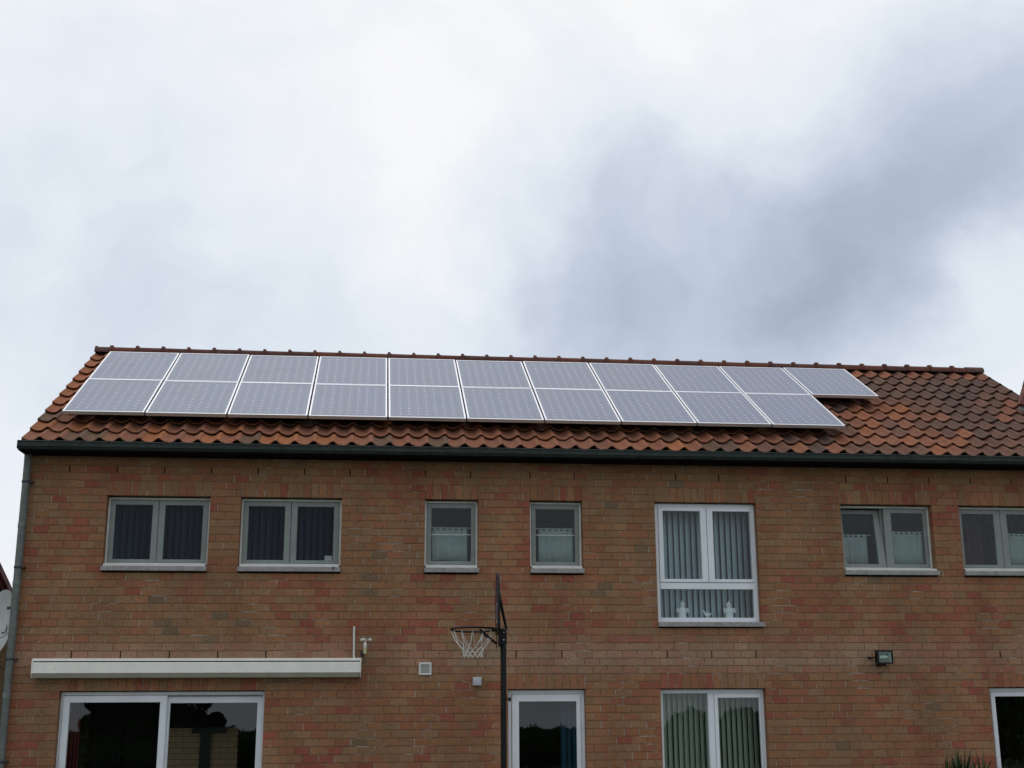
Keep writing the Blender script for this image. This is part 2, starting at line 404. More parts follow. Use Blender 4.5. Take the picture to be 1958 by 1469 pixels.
def cellmat():
    """dark silicon cells, 8 across by 12 up, printed under glass: pale corner diamonds and fine conductor lines"""
    m = bpy.data.materials.new('solar_cells_under_glass'); m.use_nodes = True
    t = m.node_tree; b = t.nodes['Principled BSDF']
    n = t.nodes.new; lk = t.links.new
    tcx = n('ShaderNodeUVMap'); tcx.uv_map = 'UVMap'
    sp = n('ShaderNodeSeparateXYZ'); lk(tcx.outputs[0], sp.inputs[0])
    def M(op, a, b_=None, c=None):
        q = n('ShaderNodeMath'); q.operation = op
        for i, x in enumerate((a, b_, c)):
            if x is None: continue
            if isinstance(x, (int, float)): q.inputs[i].default_value = x
            else: lk(x, q.inputs[i])
        return q.outputs[0]
    def cell(o, k):      # distance to nearest cell boundary, in cells
        a = M('MULTIPLY', o, k); fr = M('FRACT', a)
        return M('MINIMUM', fr, M('SUBTRACT', 1.0, fr))
    du = cell(sp.outputs['X'], 8.0); dv = cell(sp.outputs['Y'], 12.0)
    dia = M('LESS_THAN', M('ADD', du, dv), .135)
    gap = M('MAXIMUM', M('LESS_THAN', du, .016), M('LESS_THAN', dv, .012))
    fr = M('FRACT', M('MULTIPLY', sp.outputs['X'], 8.0))
    bus = M('MAXIMUM', M('LESS_THAN', M('ABSOLUTE', M('SUBTRACT', fr, .27)), .022), M('LESS_THAN', M('ABSOLUTE', M('SUBTRACT', fr, .73)), .022))
    inside = M('MULTIPLY', M('MULTIPLY', M('GREATER_THAN', sp.outputs['X'], .004), M('LESS_THAN', sp.outputs['X'], .996)),
               M('MULTIPLY', M('GREATER_THAN', sp.outputs['Y'], .004), M('LESS_THAN', sp.outputs['Y'], .996)))
    # fine grid fingers read as a bluish violet shimmer that varies from cell to cell
    vor = n('ShaderNodeTexWhiteNoise'); vor.noise_dimensions = '3D'
    oi = n('ShaderNodeObjectInfo'); cb = n('ShaderNodeCombineXYZ')
    lk(M('FLOOR', M('MULTIPLY', sp.outputs['X'], 8.0)), cb.inputs[0]); lk(M('FLOOR', M('MULTIPLY', sp.outputs['Y'], 12.0)), cb.inputs[1]); lk(oi.outputs['Random'], cb.inputs[2])
    lk(cb.outputs[0], vor.inputs['Vector'])
    c1 = n('ShaderNodeMixRGB'); wc = n('ShaderNodeTexWhiteNoise'); wc.noise_dimensions = '2D'; cc_ = n('ShaderNodeCombineXYZ')
    lk(M('FLOOR', M('MULTIPLY', sp.outputs['X'], 16.0)), cc_.inputs[0]); lk(oi.outputs['Random'], cc_.inputs[1]); lk(cc_.outputs[0], wc.inputs['Vector'])
    lk(M('ADD', M('MULTIPLY', vor.outputs['Value'], .35), M('MULTIPLY', wc.outputs['Value'], .65)), c1.inputs[0]); c1.inputs[1].default_value = (.10,.135,.225,1); c1.inputs[2].default_value = (.128,.140,.218,1)
    c2 = n('ShaderNodeMixRGB'); lk(M('MULTIPLY', bus, .55), c2.inputs[0]); lk(c1.outputs[0], c2.inputs[1]); c2.inputs[2].default_value = (.28,.30,.35,1)
    c3 = n('ShaderNodeMixRGB'); lk(M('MULTIPLY', gap, .5), c3.inputs[0]); lk(c2.outputs[0], c3.inputs[1]); c3.inputs[2].default_value = (.26,.27,.31,1)
    c4 = n('ShaderNodeMixRGB'); lk(M('MULTIPLY', dia, inside), c4.inputs[0]); lk(c3.outputs[0], c4.inputs[1]); c4.inputs[2].default_value = (.58,.60,.64,1)
    # thin dust film and rain marks
    geo = n('ShaderNodeNewGeometry'); dz = n('ShaderNodeTexNoise'); dz.inputs['Scale'].default_value = 1.8; dz.inputs['Detail'].default_value = 7; dz.inputs['Roughness'].default_value = .6
    lk(geo.outputs['Position'], dz.inputs['Vector'])
    dr = n('ShaderNodeMapRange'); dr.inputs['From Min'].default_value = .35; dr.inputs['From Max'].default_value = .75; dr.inputs['To Max'].default_value = .34; lk(dz.outputs['Fac'], dr.inputs['Value'])
    c5 = n('ShaderNodeMixRGB'); lk(dr.outputs[0], c5.inputs[0]); lk(c4.outputs[0], c5.inputs[1]); c5.inputs[2].default_value = (.20,.195,.215,1)
    lk(c5.outputs[0], b.inputs['Base Color'])
    rr = n('ShaderNodeMapRange'); rr.inputs['From Min'].default_value = .3; rr.inputs['From Max'].default_value = .7; rr.inputs['To Min'].default_value = .17; rr.inputs['To Max'].default_value = .34; lk(dz.outputs['Fac'], rr.inputs['Value'])
    lk(rr.outputs[0], b.inputs['Roughness'])
    b.inputs['Roughness'].default_value = .24; b.inputs['IOR'].default_value = 1.45; b.inputs['Specular IOR Level'].default_value = .5
    b.inputs['Specular Tint'].default_value = (.72,.83,1.0,1)      # blue-violet antireflection coat
    return m
M_cell = cellmat()

# ------------------------------------------------------------------ ground
gm = MB()
for i in range(40):
    for j in range(40):
        x0 = -600+i*30; y0 = -600+j*30
        h = lambda y: -.085*max(0, -30-y)          # the garden ends at a falling slope
        gm.add([(x0,y0,h(y0)),(x0+30,y0,h(y0)),(x0+30,y0+30,h(y0+30)),(x0,y0+30,h(y0+30))], [(0,1,2,3)])
struct(gm.obj('ground', M_ground, fix=False))
pm = MB(); pm.box(-2, 15, -3.2, -.001, -.05, .02)
struct(pm.obj('patio', M_patio))

# ------------------------------------------------------------------ house
Z0 = 5.05; CH = .098341
XL, XR = -1.1, 13.7
HD = 6.75                                   # depth of the house
def zc(c): return Z0 + c*CH                  # course coordinate to height
OPEN = [(-.1,1.2,-13.5,-3.5), (1.6,2.9,-13.5,-3.5), (4.0,4.7,-13.5,-3.5), (5.4,6.1,-13.5,-3.5), (7.1,8.5,-20.5,-3.5),
        (9.7,11.0,-13.5,-3.5), (11.4,12.7,-13.5,-3.5), (-.5,2.0,-51.2,-28.5), (5.1,6.1,-51.2,-28.5), (7.1,8.5,-51.2,-28.5), (11.6,12.6,-51.2,-28.5)]
house = thing('brick_house', 'long brown brick terraced house with a red clay tile roof and dark gutter', 'house', (6.3, 3.4, 0))
HP = Vector((6.3, 3.4, 0))
class _:
    pass
def hobj(mb, name, m, parent=None, **k):
    """a piece of the house given in world coordinates; parented keeping its place"""
    o = mb.obj(name, m, **k)
    setpar(o, parent or house); return o
def world_of(p):
    v = Vector((0,0,0))
    while p is not None: v = v + p.location; p = p.parent
    return v
def setpar(o, p):
    o.parent = p
    o.location = o.location - world_of(p)

# mortar bed / wall leaf with the openings cut out
wm = MB(); Y0, Y1 = .0075, .30
g = .008
holes = [(a-g, b+g, zc(c)-g, zc(d)+g) for a, b, c, d in OPEN]
xs = sorted({XL+.004, XR} | {h[0] for h in holes} | {h[1] for h in holes})
zs = sorted({0.0, 5.34} | {h[2] for h in holes if h[2] > 0} | {h[3] for h in holes})
def inhole(x, z): return any(h[0] < x < h[1] and h[2] < z < h[3] for h in holes)
full = {}
for i in range(len(xs)-1):
    for j in range(len(zs)-1):
        full[i, j] = not inhole((xs[i]+xs[i+1])/2, (zs[j]+zs[j+1])/2)
for (i, j), ok in full.items():
    if not ok: continue
    a, b, c, d = xs[i], xs[i+1], zs[j], zs[j+1]
    wm.add([(a,Y0,c),(b,Y0,c),(b,Y0,d),(a,Y0,d)], [(0,1,2,3)])
    wm.add([(a,Y1,c),(b,Y1,c),(b,Y1,d),(a,Y1,d)], [(3,2,1,0)])
    for di, dj, q in ((-1,0,[(a,Y0,c),(a,Y0,d),(a,Y1,d),(a,Y1,c)]), (1,0,[(b,Y0,c),(b,Y1,c),(b,Y1,d),(b,Y0,d)]),
                      (0,-1,[(a,Y0,c),(a,Y1,c),(b,Y1,c),(b,Y0,c)]), (0,1,[(a,Y0,d),(b,Y0,d),(b,Y1,d),(a,Y1,d)])):
        if not full.get((i+di, j+dj), False): wm.add(q, [(0,1,2,3)])
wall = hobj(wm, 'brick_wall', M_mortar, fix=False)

# bricks
def ns(x, y, s): return noise.noise(Vector((x*s+31.7, y*s-12.3, 4.2)))
def brick_col(x, k):
    z = k*CH
    r_ = rng.random()
    cl = ns(x, z*1.3, .85)*.55 + ns(x, z*2.2, 2.4)*.40        # firing batches laid in loose clusters
    q = r_*.62 + .19 + .62*cl
    if q < .05: c = (.180,.130,.078)
    elif q < .36: c = (.255,.158,.083)
    elif q < .58: c = (.272,.146,.074)
    elif q < .80: c = (.272,.126,.067)
    else: c = (.268,.096,.057)
    # lime bloom along the band over the ground-floor lintels
    band = math.exp(-((k+24.2)/1.9)**2)
    e = max(0, min(1, band*(.95+.9*ns(x, k, .6))*(.65 if x < 4.5 else 1)))*(.7+.3*rng.random())
    c = tuple(a*(1-e*.6)+b*e*.6 for a, b in zip(c, (.36,.28,.205)))
    v = rng.uniform(.92, 1.08)
    return tuple(a*v*h_ for a, h_ in zip(c, (1.07, .965, .945)))
BR = []      # (x0, x1, z0, z1, course)
def blocked(k):
    """x intervals taken in course k by openings and by the soldier courses over them"""
    b = []
    for a, bb, c, d in OPEN:
        if c < k < d+2: b.append((a, bb))
    return sorted(b)
J = .0046
for k in range(-51, 3):
    x = XL; ivs = []
    for a, b in blocked(k):
        if a > x: ivs.append((x, a))
        x = max(x, b)
    if x < XR: ivs.append((x, XR))
    ph = 0 if k % 2 == 0 else .1
    for a, b in ivs:
        n0 = math.floor((a-ph)/.2+1e-6)
        x = a
        i = n0+1
        while x < b-1e-6:
            e = min(b, ph+i*.2)
            if e-x > .03: BR.append((x+J, e-J, zc(k)-CH/2+J, zc(k)+CH/2-J, k))
            x = e; i += 1
for a, b, c, d in OPEN:
    n = round((b-a)/.1)
    for i in range(n):
        x0 = a+(b-a)*i/n; x1 = a+(b-a)*(i+1)/n
        BR.append((x0+J, x1-J, zc(d)+J, zc(d+2)-J, d+1))
# soffit hides the two top courses behind the gutter
BR = [b for b in BR if b[2] < 5.22]
def inview(x, y, z, mgn=.01):
    p = Vector((x,y,z))-CAM; dz = p.dot(fw)
    return abs(p.dot(r3)/dz) < math.tan(R(22.33))-mgn and abs(p.dot(u3)/dz) < .75*math.tan(R(22.33))-mgn
def hidden(x, z): return (-.83 < x < 3.2 and 2.38 < z < 2.68) or x < -1.0 or (x > 10.2 and z < 1.5)
def d2(b): return (Vector(((b[0]+b[1])/2, 0, (b[2]+b[3])/2))-CAM).length
cand = [i for i, b in enumerate(BR) if b[1]-b[0] > .17 and inview((b[0]+b[1])/2, 0, (b[2]+b[3])/2) and inview(b[0], 0, b[2]) and not hidden((b[0]+b[1])/2, (b[2]+b[3])/2)]
cand.sort(key=lambda i: d2(BR[i])); near = set(cand[:300])
hb = (CH-2*J)/2; wb = .1-J
mb_ = MB(); mb_.cbox(-wb, wb, 0, .1, -hb, hb); me_b = mb_.mesh('brick', M_brick_o)
bs = MB(); nb = 0
for i, (x0, x1, z0, z1, k) in enumerate(BR):
    c = brick_col((x0+x1)/2, k); dy = rng.uniform(-.0018, .0018)
    if i in near:
        o = link('brick', me_b); o.color = (*c, 1)
        o.location = ((x0+x1)/2 + rng.uniform(-.001,.001), dy, (z0+z1)/2 + rng.uniform(-.0008,.0008))
        o.rotation_euler = (0, rng.uniform(-.006,.006), rng.uniform(-.004,.004))
        setpar(o, wall); nb += 1
    else:
        a = rng.uniform(-.0008,.0008)
        bs.cbox(x0, x1, dy, .1, z0+a, z1+a, col=c)
o = hobj(bs, 'brick', M_brick_t, wall, fix=False); stuff(o)

# open perpends (weep slots): solid black strips stand in for the shade inside
UP = [0,.6,1.2,1.8,2.4,3.0,4.0,4.6,5.4,6.0,7.4,8.0,9.8,10.4,11,11.6,12.2,-.6]
LO = [-.4,.2,.8,1.4,2.0,5.2,5.8,7.2,7.8,8.4,11.8,12.4]
mw = MB(); mw.box(-.0075,.0075,-.0003,.01,-hb,hb); me_w = mw.mesh('weep_slot_shade', M_soffit)
for k, lst in ((0, UP), (-24, LO)):
    for x in lst:
        o = link('weep_slot_shade', me_w, loc=(x, .0, zc(k))); setpar(o, wall)

# the other walls, floors and rooms
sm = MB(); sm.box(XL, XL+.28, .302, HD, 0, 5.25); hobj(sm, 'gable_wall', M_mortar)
gw = MB()     # gable triangle above
for xa, xb in ((XL, XL+.28), (XR-.28, XR)):
    pr = [(.35,5.252), (HD,5.252), (HD-.05,5.30), (3.40,7.33), (.35,5.54)]
    gw.extrude_x(pr, xa+.001, xb-.001)
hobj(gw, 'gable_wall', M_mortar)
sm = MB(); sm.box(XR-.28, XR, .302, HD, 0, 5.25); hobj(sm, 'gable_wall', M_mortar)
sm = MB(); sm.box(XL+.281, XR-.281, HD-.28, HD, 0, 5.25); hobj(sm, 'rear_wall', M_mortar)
fm = MB(); fm.box(XL+.282, XR-.282, .301, HD-.281, 2.42, 2.66); fm.box(XL+.282, XR-.282, .301, HD-.281, 4.95, 5.1); hobj(fm, 'ceiling', M_room)
fm = MB(); fm.box(XL+.282, XR-.282, .301, HD-.281, .0, .03); hobj(fm, 'interior_floor', M_floor)
fm = MB()
for x in (3.4, 6.6, 9.1, 11.15): fm.box(x, x+.1, .302, HD-.282, .031, 2.418)
for x in (3.4, 5.0, 6.6, 9.1, 11.15): fm.box(x, x+.1, .302, HD-.282, 2.661, 4.948)
fm.box(XL+.283, 3.398, 3.6, 3.7, .031, 2.418)
fm.box(3.502, XR-.283, 4.2, 4.3, .031, 2.418)
fm.box(XL+.283, XR-.283, 4.0, 4.1, 2.661, 4.948)
hobj(fm, 'interior_wall', M_room)
# brick breast seen through the sliding door, with a dark post and beam before it
ib = MB(); ib.box(.585, 1.535, 1.62, 1.95, .031, 1.755); hobj(ib, 'brick_breast', M_ibrick)
pb = MB(); pb.box(1.035, 1.175, 1.55, 1.618, .031, 1.69); pb.box(.925, 1.37, 1.54, 1.618, 1.69, 1.77); hobj(pb, 'post_and_beam', M_dark)

# ------------------------------------------------------------------ gutter, soffit, downpipe
gt = MB()
gx0, gx1 = -1.165, 13.78
prof = [(-.420,5.335),(-.433,5.330),(-.433,5.318),(-.424,5.314),(-.424,5.276),(-.430,5.272),(-.430,5.260),(-.420,5.256),(-.403,5.228),(-.16,5.228),(-.16,5.330),(-.168,5.330),(-.168,5.240),(-.396,5.240),(-.412,5.260),(-.412,5.335)]
gt.extrude_x(prof, gx0, gx1)
gut = hobj(gt, 'gutter', M_gutter)
ge = MB(); ge.box(gx0-.004, gx0-.0005, -.425, -.16, 5.229, 5.336); hobj(ge, 'end_cap', M_gutter, gut)
gc = MB(); gc.box(-.012,.012,-.437,-.15,5.3355,5.3405); me_gc = gc.mesh('gutter_clip', M_gutter)
sm_ = MB(); sm_.box(-.035,.035,-.4355,-.4335,5.316,5.332); sm_.box(-.035,.035,-.4325,-.4240,5.259,5.275); sm_.box(-.035,.035,-.4265,-.4243,5.277,5.314); me_sm = sm_.mesh('gutter_seam', M_gutter)
for x_ in (1.9, 5.85, 9.8):
    o = link('gutter_seam', me_sm, loc=(x_, 0, 0)); setpar(o, gut)
for i in range(21):
    o = link('gutter_clip', me_gc, loc=(-.75+i*.71, 0, 0)); setpar(o, gut)
sf = MB(); sf.box(-1.16, 13.77, -.400, -.0035, 5.212, 5.2275); sf.box(-1.16, 13.77, -.158, -.0035, 5.2277, 5.33); hobj(sf, 'soffit', M_soffit)

PX = -1.112
dp = MB(); dp.tube([(PX,-.075,0.02),(PX,-.075,5.0),(PX+.003,-.085,5.12),(PX+.01,-.13,5.2118)], [.047,.047,.047,.045], n=18, cap=False)
pipe = hobj(dp, 'downpipe', M_zinc, smooth=True)
for z in (4.86, 3.77, 2.64, 1.42):
    br = MB(); br.lathe([(.050,-.016),(.053,-.012),(.053,.012),(.050,.016)], (PX,-.075,z), n=18); br.box(PX+.02, PX+.075, -.09, .0, z-.012, z+.012)
    hobj(br, 'pipe_bracket', M_bracket, pipe, smooth=True)
for z in (4.30, 3.57, 2.2):
    br = MB(); br.lathe([(.0485,-.03),(.0515,-.028),(.0515,.026),(.0485,.03)], (PX,-.075,z), n=18)
    hobj(br, 'pipe_socket', M_zinc, pipe, smooth=True)

# ------------------------------------------------------------------ roof
TH = R(30.484); tA = math.tan(TH); ct, st = math.cos(TH), math.sin(TH)
PO = Vector((-.850, .3324, 5.8862))          # lower left corner of the panel field, on the panels' top face
SL = Vector((0, ct, st)); NO = Vector((0, -st, ct))
def rp(x, s, h=0):                            # x along the roof, s up the slope from PO, h along the normal
    return Vector((x, PO.y, PO.z)) + SL*s + NO*h
S_E, GA, NR = -.768, .3856, 11
TP = .2473; NCOL = 60; TX0 = -1.165
ridge_y = 3.40
dk = MB()
a = rp(0, S_E+.10, -.185); b_ = rp(0, (ridge_y-PO.y)/ct, -.185)
dk.extrude_x([(a.y,a.z),(b_.y,b_.z),(2*ridge_y-a.y,a.z),(2*ridge_y-a.y,a.z-.05),(b_.y,b_.z-.06),(a.y,a.z-.05)], -1.14, 13.74)
roof = hobj(dk, 'roof', M_underlay)
bk = MB()
a2 = (b_.y+.02, b_.z+.03); c2 = (2*ridge_y-a.y+.3, a.z-.14)
bk.extrude_x([a2, c2, (c2[0], c2[1]+.04), (a2[0], a2[1]+.04)], -1.16, 13.76)
hobj(bk, 'rear_roof_slope', mat('rear_clay_tiles', (.16,.085,.055), rough=.8, nscale=9, namt=.4), roof)

AMP = .056
KN = [(0,.56),(.08,.36),(.16,.20),(.25,.08),(.34,.015),(.42,0),(.50,.05),(.57,.16),(.64,.36),(.70,.58),(.76,.80),(.82,.95),(.87,1.0),(.92,.95),(.97,.78),(1.02,.54)]
def prof_z(t):                                # pantile section: hollow trough, then a roll that laps the next tile
    for (a, x), (b, y) in zip(KN[:-1], KN[1:]):
        if t <= b: return AMP*(x+(y-x)*(t-a)/(b-a))
    return AMP*KN[-1][1]
def tile_mesh(left=False, lip=.019):
    mb = MB()
    ts = [k_[0] for k_ in KN]
    LN = GA+.05
    top = []; bot = []
    for (s, lift) in ((0,.044), (LN*.5,.023), (LN,.002)):
        top.append([(t*TP, s, prof_z(t) + lift) for t in ts])
    v = []; f = []
    def P(x, s, h): return (x, s*ct - h*st, s*st + h*ct)
    n = len(ts)
    for row in top: v += [P(*p) for p in row]
    # rounded front nose and underside
    v += [P(x, -.003, h-.007) for x, s, h in top[0]]
    v += [P(x, .004, h-lip) for x, s, h in top[0]]
    v += [P(x, s, h-lip*.9) for x, s, h in top[2]]
    order = [4, 3, 0, 1, 2, 5]
    for a, b in zip(order[:-1], order[1:]):
        for i in range(n-1): f.append((a*n+i, a*n+i+1, b*n+i+1, b*n+i))
    for i in (0, n-1):
        f.append((0*n+i, 1*n+i, 2*n+i, 5*n+i, 4*n+i, 3*n+i))
    if left:        # verge tile: flange turned down over the gable edge
        b = len(v); h0 = AMP*.56
        for s, lift in ((-.003,.044), (LN-.05,.006)):
            v += [P(-.012, s, h0+lift), P(0, s, h0+lift), P(0, s, -.075), P(-.012, s, -.075)]
        f += [(b,b+1,b+2,b+3), (b+4,b+7,b+6,b+5), (b,b+4,b+5,b+1), (b+3,b+7,b+4,b), (b+2,b+6,b+7,b+3), (b+1,b+5,b+6,b+2)]
    mb.add(v, f); return mb
tmb, tmbl = tile_mesh(), tile_mesh(True)
me_t = tmb.mesh('tile', M_tile_o, smooth=True); me_tl = tmbl.mesh('tile', M_tile_o, smooth=True)
PW, PH, NP = 1.0851, 1.522, 11
def under_panel(x, s):
    """tile at x, s wholly covered by the panel field"""
    if s < .12 or x < PO.x+.1: return False
    if s < PH+.1: return x+TP < PO.x+10*PW-.25 and s > .12
    return x+TP < PO.x+11*PW-.25
def tile_col(x, s):
    right = 1/(1+math.exp(-(x-9.6-.25*s)/.55))
    n_ = ns(x, s, .8)+.6*ns(x, s, 2.1)
    r_ = rng.random()
    if rng.random() < right:
        k_ = .42 + .75*n_ + rng.uniform(-.30, .30)
        if x > 12.4 and s > .8: k_ -= .12
        A, B_, C_ = (.088,.052,.040), (.128,.062,.042), (.180,.073,.043)
        k_ = max(0, min(1, k_))
        c = tuple(a+(b-a)*min(1, k_*1.9) for a, b in zip(A, B_)) if k_ < .60 else C_ if k_ < .9 else (.215,.082,.040)
    else:
        if r_ < .16-.3*n_: c = (.115,.066,.042)
        elif r_ < .55: c = (.185,.077,.045)
        elif r_ < .85: c = (.21,.082,.045)
        else: c = (.24,.088,.037)
        if x < -.4 and s > .2: c = (.24,.088,.042)
    v = rng.uniform(.9, 1.12)*1.16
    return tuple(a*v for a in c)
TI = []
for j in range(NR):
    for i in range(NCOL):
        x = TX0+.012+i*TP; s = S_E+j*GA
        TI.append((x, s, i, j))
vis = [q for q in TI if not under_panel(q[0], q[1]) and inview(q[0]+TP/2, *(rp(q[0], q[1]+.15, -.1)[1:]), mgn=.002)
       and not (q[0] > 13.2 and q[1] < 1.2)]
vis.sort(key=lambda q: (rp(q[0], q[1])-CAM).length)
near_t = {(q[2], q[3]) for q in vis[:300]}
ts_ = MB()
for x, s, i, j in TI:
    c = tile_col(x, s); p = rp(x, s, -.190+rng.uniform(-.003,.003))
    if (i, j) in near_t:
        o = link('tile', me_tl if i == 0 else me_t, loc=p+Vector((rng.uniform(-.003,.003),0,0))); o.color = (*c, 1)
        o.rotation_euler = (rng.uniform(-.006,.006), rng.uniform(-.008,.008), rng.uniform(-.008,.008)); setpar(o, roof)
    else:
        src = tmbl if i == 0 else tmb
        ts_.add([(a+p.x, b+p.y, cc+p.z) for a, b, cc in src.v], src.f, c)
o = hobj(ts_, 'tile', M_tile_t, roof, smooth=True); stuff(o)

# ridge tiles: half-round with a raised collar at one end
rm = MB(); RN = 12
LP = .402
secs = [(-.026,.098),(-.020,.120),(.020,.120),(.026,.098),(.05,.090),(LP-.024,.087)]
v = []; f = []
for x, r_ in secs:
    for k in range(RN+1):
        q = math.pi*(k/RN)*1.08-.125; v.append((x, -r_*math.cos(q), r_*math.sin(q)*1.0))
for x, r_ in (secs[-1], secs[0]):
    for k in range(RN+1):
        q = math.pi*(k/RN)*1.08-.125; v.append((x, -(r_-.016)*math.cos(q), (r_-.016)*math.sin(q)))
nn = RN+1
for a in range(len(secs)+1):
    b = (a+1) % (len(secs)+2)
    for k in range(RN): f.append((a*nn+k, a*nn+k+1, b*nn+k+1, b*nn+k))
rm.add(v, f); me_r = rm.mesh('ridge_tile', M_tile_o, smooth=True)
RZ = 7.533
x = -.912
xs_r = []
while x > -1.15: x -= LP
x += LP
cnt = 0
# short end piece at the left verge, then the run of whole ridge tiles
while x < 13.30:
    o = link('ridge_tile', me_r, loc=(x, ridge_y, RZ+rng.uniform(-.004,.004))); o.rotation_euler = (0, rng.uniform(-.006,.006), rng.uniform(-.006,.006))
    c = rng.choice([(.110,.044,.034),(.125,.048,.034),(.095,.043,.035),(.135,.052,.035)]); o.color = (*c, 1); setpar(o, roof); cnt += 1; x += LP
em = MB(); v = []; f = []
for x_, r_ in ((-1.165,.102),(-1.135,.102),(-1.13,.090),(-.94,.088)):
    for k in range(nn):
        q = math.pi*(k/RN)*1.08-.125; v.append((x_, -r_*math.cos(q), r_*math.sin(q)))
for a in range(3):
    for k in range(RN): f.append((a*nn+k, a*nn+k+1, (a+1)*nn+k+1, (a+1)*nn+k))
f.append(tuple(range(nn)))
em.add(v, f); o = em.obj('ridge_tile', M_tile_o, smooth=True, loc=(0, ridge_y, RZ)); o.color = (.11,.062,.05,1); setpar(o, roof)
em = MB(); v = []; f = []
for x_, r_ in ((13.40,.096),(13.705,.096)):
    for k in range(nn):
        q = math.pi*(k/RN)*1.08-.125; v.append((x_, -r_*math.cos(q), r_*math.sin(q)))
for k in range(RN): f.append((k, k+1, nn+k+1, nn+k))
f.append(tuple(range(nn, 2*nn)))
em.add(v, f); o = em.obj('ridge_tile', M_tile_o, smooth=True, loc=(0, ridge_y, RZ+.004)); o.color = (.11,.062,.05,1); setpar(o, roof)
# dark strip closing the gap under the ridge
vg = MB(); q0 = rp(0, (ridge_y-PO.y)/ct-.10, -.135)
vg.extrude_x([(q0.y, q0.z-.02), (q0.y+.02, q0.z+.035), (ridge_y+.06, RZ+.02), (ridge_y+.06, RZ-.08)], -1.12, 13.72)
hobj(vg, 'ridge_seal', M_underlay, roof)
# barge strip under the verge tiles
for xa, xb in ((-1.168,-1.142), (13.742,13.775)):
    bg = MB(); a = rp(0, S_E+.0, -.16); b = rp(0, (ridge_y-PO.y)/ct, -.16)
    bg.extrude_x([(a.y,a.z),(b.y,b.z),(b.y,b.z-.12),(a.y,a.z-.12)], xa, xb); hobj(bg, 'verge_board', M_soffit, roof)

# raking red-clad verge that stands on the roof at the right edge of the picture
dor = MB(); dor.add([(13.25,1.36,6.40),(13.80,1.36,6.40),(13.98,1.36,7.9),(13.86,1.36,7.9),(13.25,1.50,6.46),(13.80,1.50,6.46),(13.98,1.50,7.9),(13.86,1.50,7.9)],
        [(0,1,2,3),(7,6,5,4),(0,3,7,4),(3,2,6,7),(2,1,5,6),(1,0,4,5)])
dor = hobj(dor, 'party_wall', M_zinc)
for k in range(5):
    t0 = k*.30; t1 = t0+.296
    x0 = 13.187+.40*t0; x1 = 13.187+.40*t1
    z0 = 6.505+t0; z1 = 6.505+t1
    ck = MB(); ck.add([(x0,1.30,z0),(x0+.062,1.285,z0-.035),(x1+.062,1.29,z1-.035),(x1+.006,1.30,z1),
            (x0,1.42,z0),(x0+.062,1.42,z0-.035),(x1+.062,1.42,z1-.035),(x1+.006,1.42,z1)],
           [(0,1,2,3),(7,6,5,4),(0,3,7,4),(3,2,6,7),(2,1,5,6),(1,0,4,5)])
    hobj(ck, 'cladding_tile', M_redcheek, dor)
fl = MB()
a = rp(0, (1.20-PO.y)/ct, -.070)
fl.add([(13.19,1.20,a.z),(13.76,1.16,a.z-.02),(13.76,1.355,a.z+.12),(13.22,1.355,a.z+.10),(13.19,1.20,a.z+.012),(13.76,1.16,a.z-.008),(13.76,1.355,a.z+.132),(13.22,1.355,a.z+.112)],
       [(4,5,6,7),(3,2,1,0),(0,1,5,4),(1,2,6,5),(2,3,7,6),(3,0,4,7)])
hobj(fl, 'lead_flashing', M_zinc, dor)

# ------------------------------------------------------------------ solar panels
LIFT = .055
KS = 1 - LIFT/abs((PO-CAM).dot(NO))
PP = CAM + (PO-CAM)*KS            # panel field, LIFT above the reference plane
def pp(x, s, h=0): return Vector((PP.x+x, PP.y, PP.z)) + SL*s + NO*h
def panel_mesh():
    fr = MB(); Wd, Hh, T, B = PW*KS-.020, PH*KS-.006, .046, .025
    v = []; f = []
    def lp(a, b, h): return [(a,a,h),(Wd-a,a,h),(Wd-a,Hh-a,h),(a,Hh-a,h)]
    loops = [lp(0,0,-T), lp(0,0,-.002), lp(.002,0,0), lp(B-.002,0,0), lp(B,0,-.003), lp(B,0,-T)]
    for l_ in loops: v += [p for p in l_]
    for k in range(len(loops)):
        a = k*4; b = ((k+1) % len(loops))*4
        for i in range(4):
            j = (i+1) % 4; f.append((a+i, a+j, b+j, b+i))
    fr.add(v, f); mf = fr.mesh('frame', M_alu)
    gl = MB(); gl.box(B, Wd-B, B, Hh-B, -.012, -.004)
    mg = gl.mesh('cell_sheet', M_cell)
    uv = mg.uv_layers.new(name='UVMap')
    for lpn in mg.loops:
        co = mg.vertices[lpn.vertex_index].co
        uv.data[lpn.index].uv = ((co.x-B-.014)/(Wd-2*B-.028), (co.y-B-.016)/(Hh-2*B-.032))
    rl = MB(); rl.box(-.008, Wd+.008, -.02, .02, -.110, -.0465)
    return mf, mg, rl.mesh('mounting_rail', mat('rail_aluminium', (.25,.25,.26), rough=.5, metal=.5))
mf, mg, mr_ = panel_mesh()
ORD = ['first','second','third','fourth','fifth','sixth','seventh','eighth','ninth','tenth','eleventh']
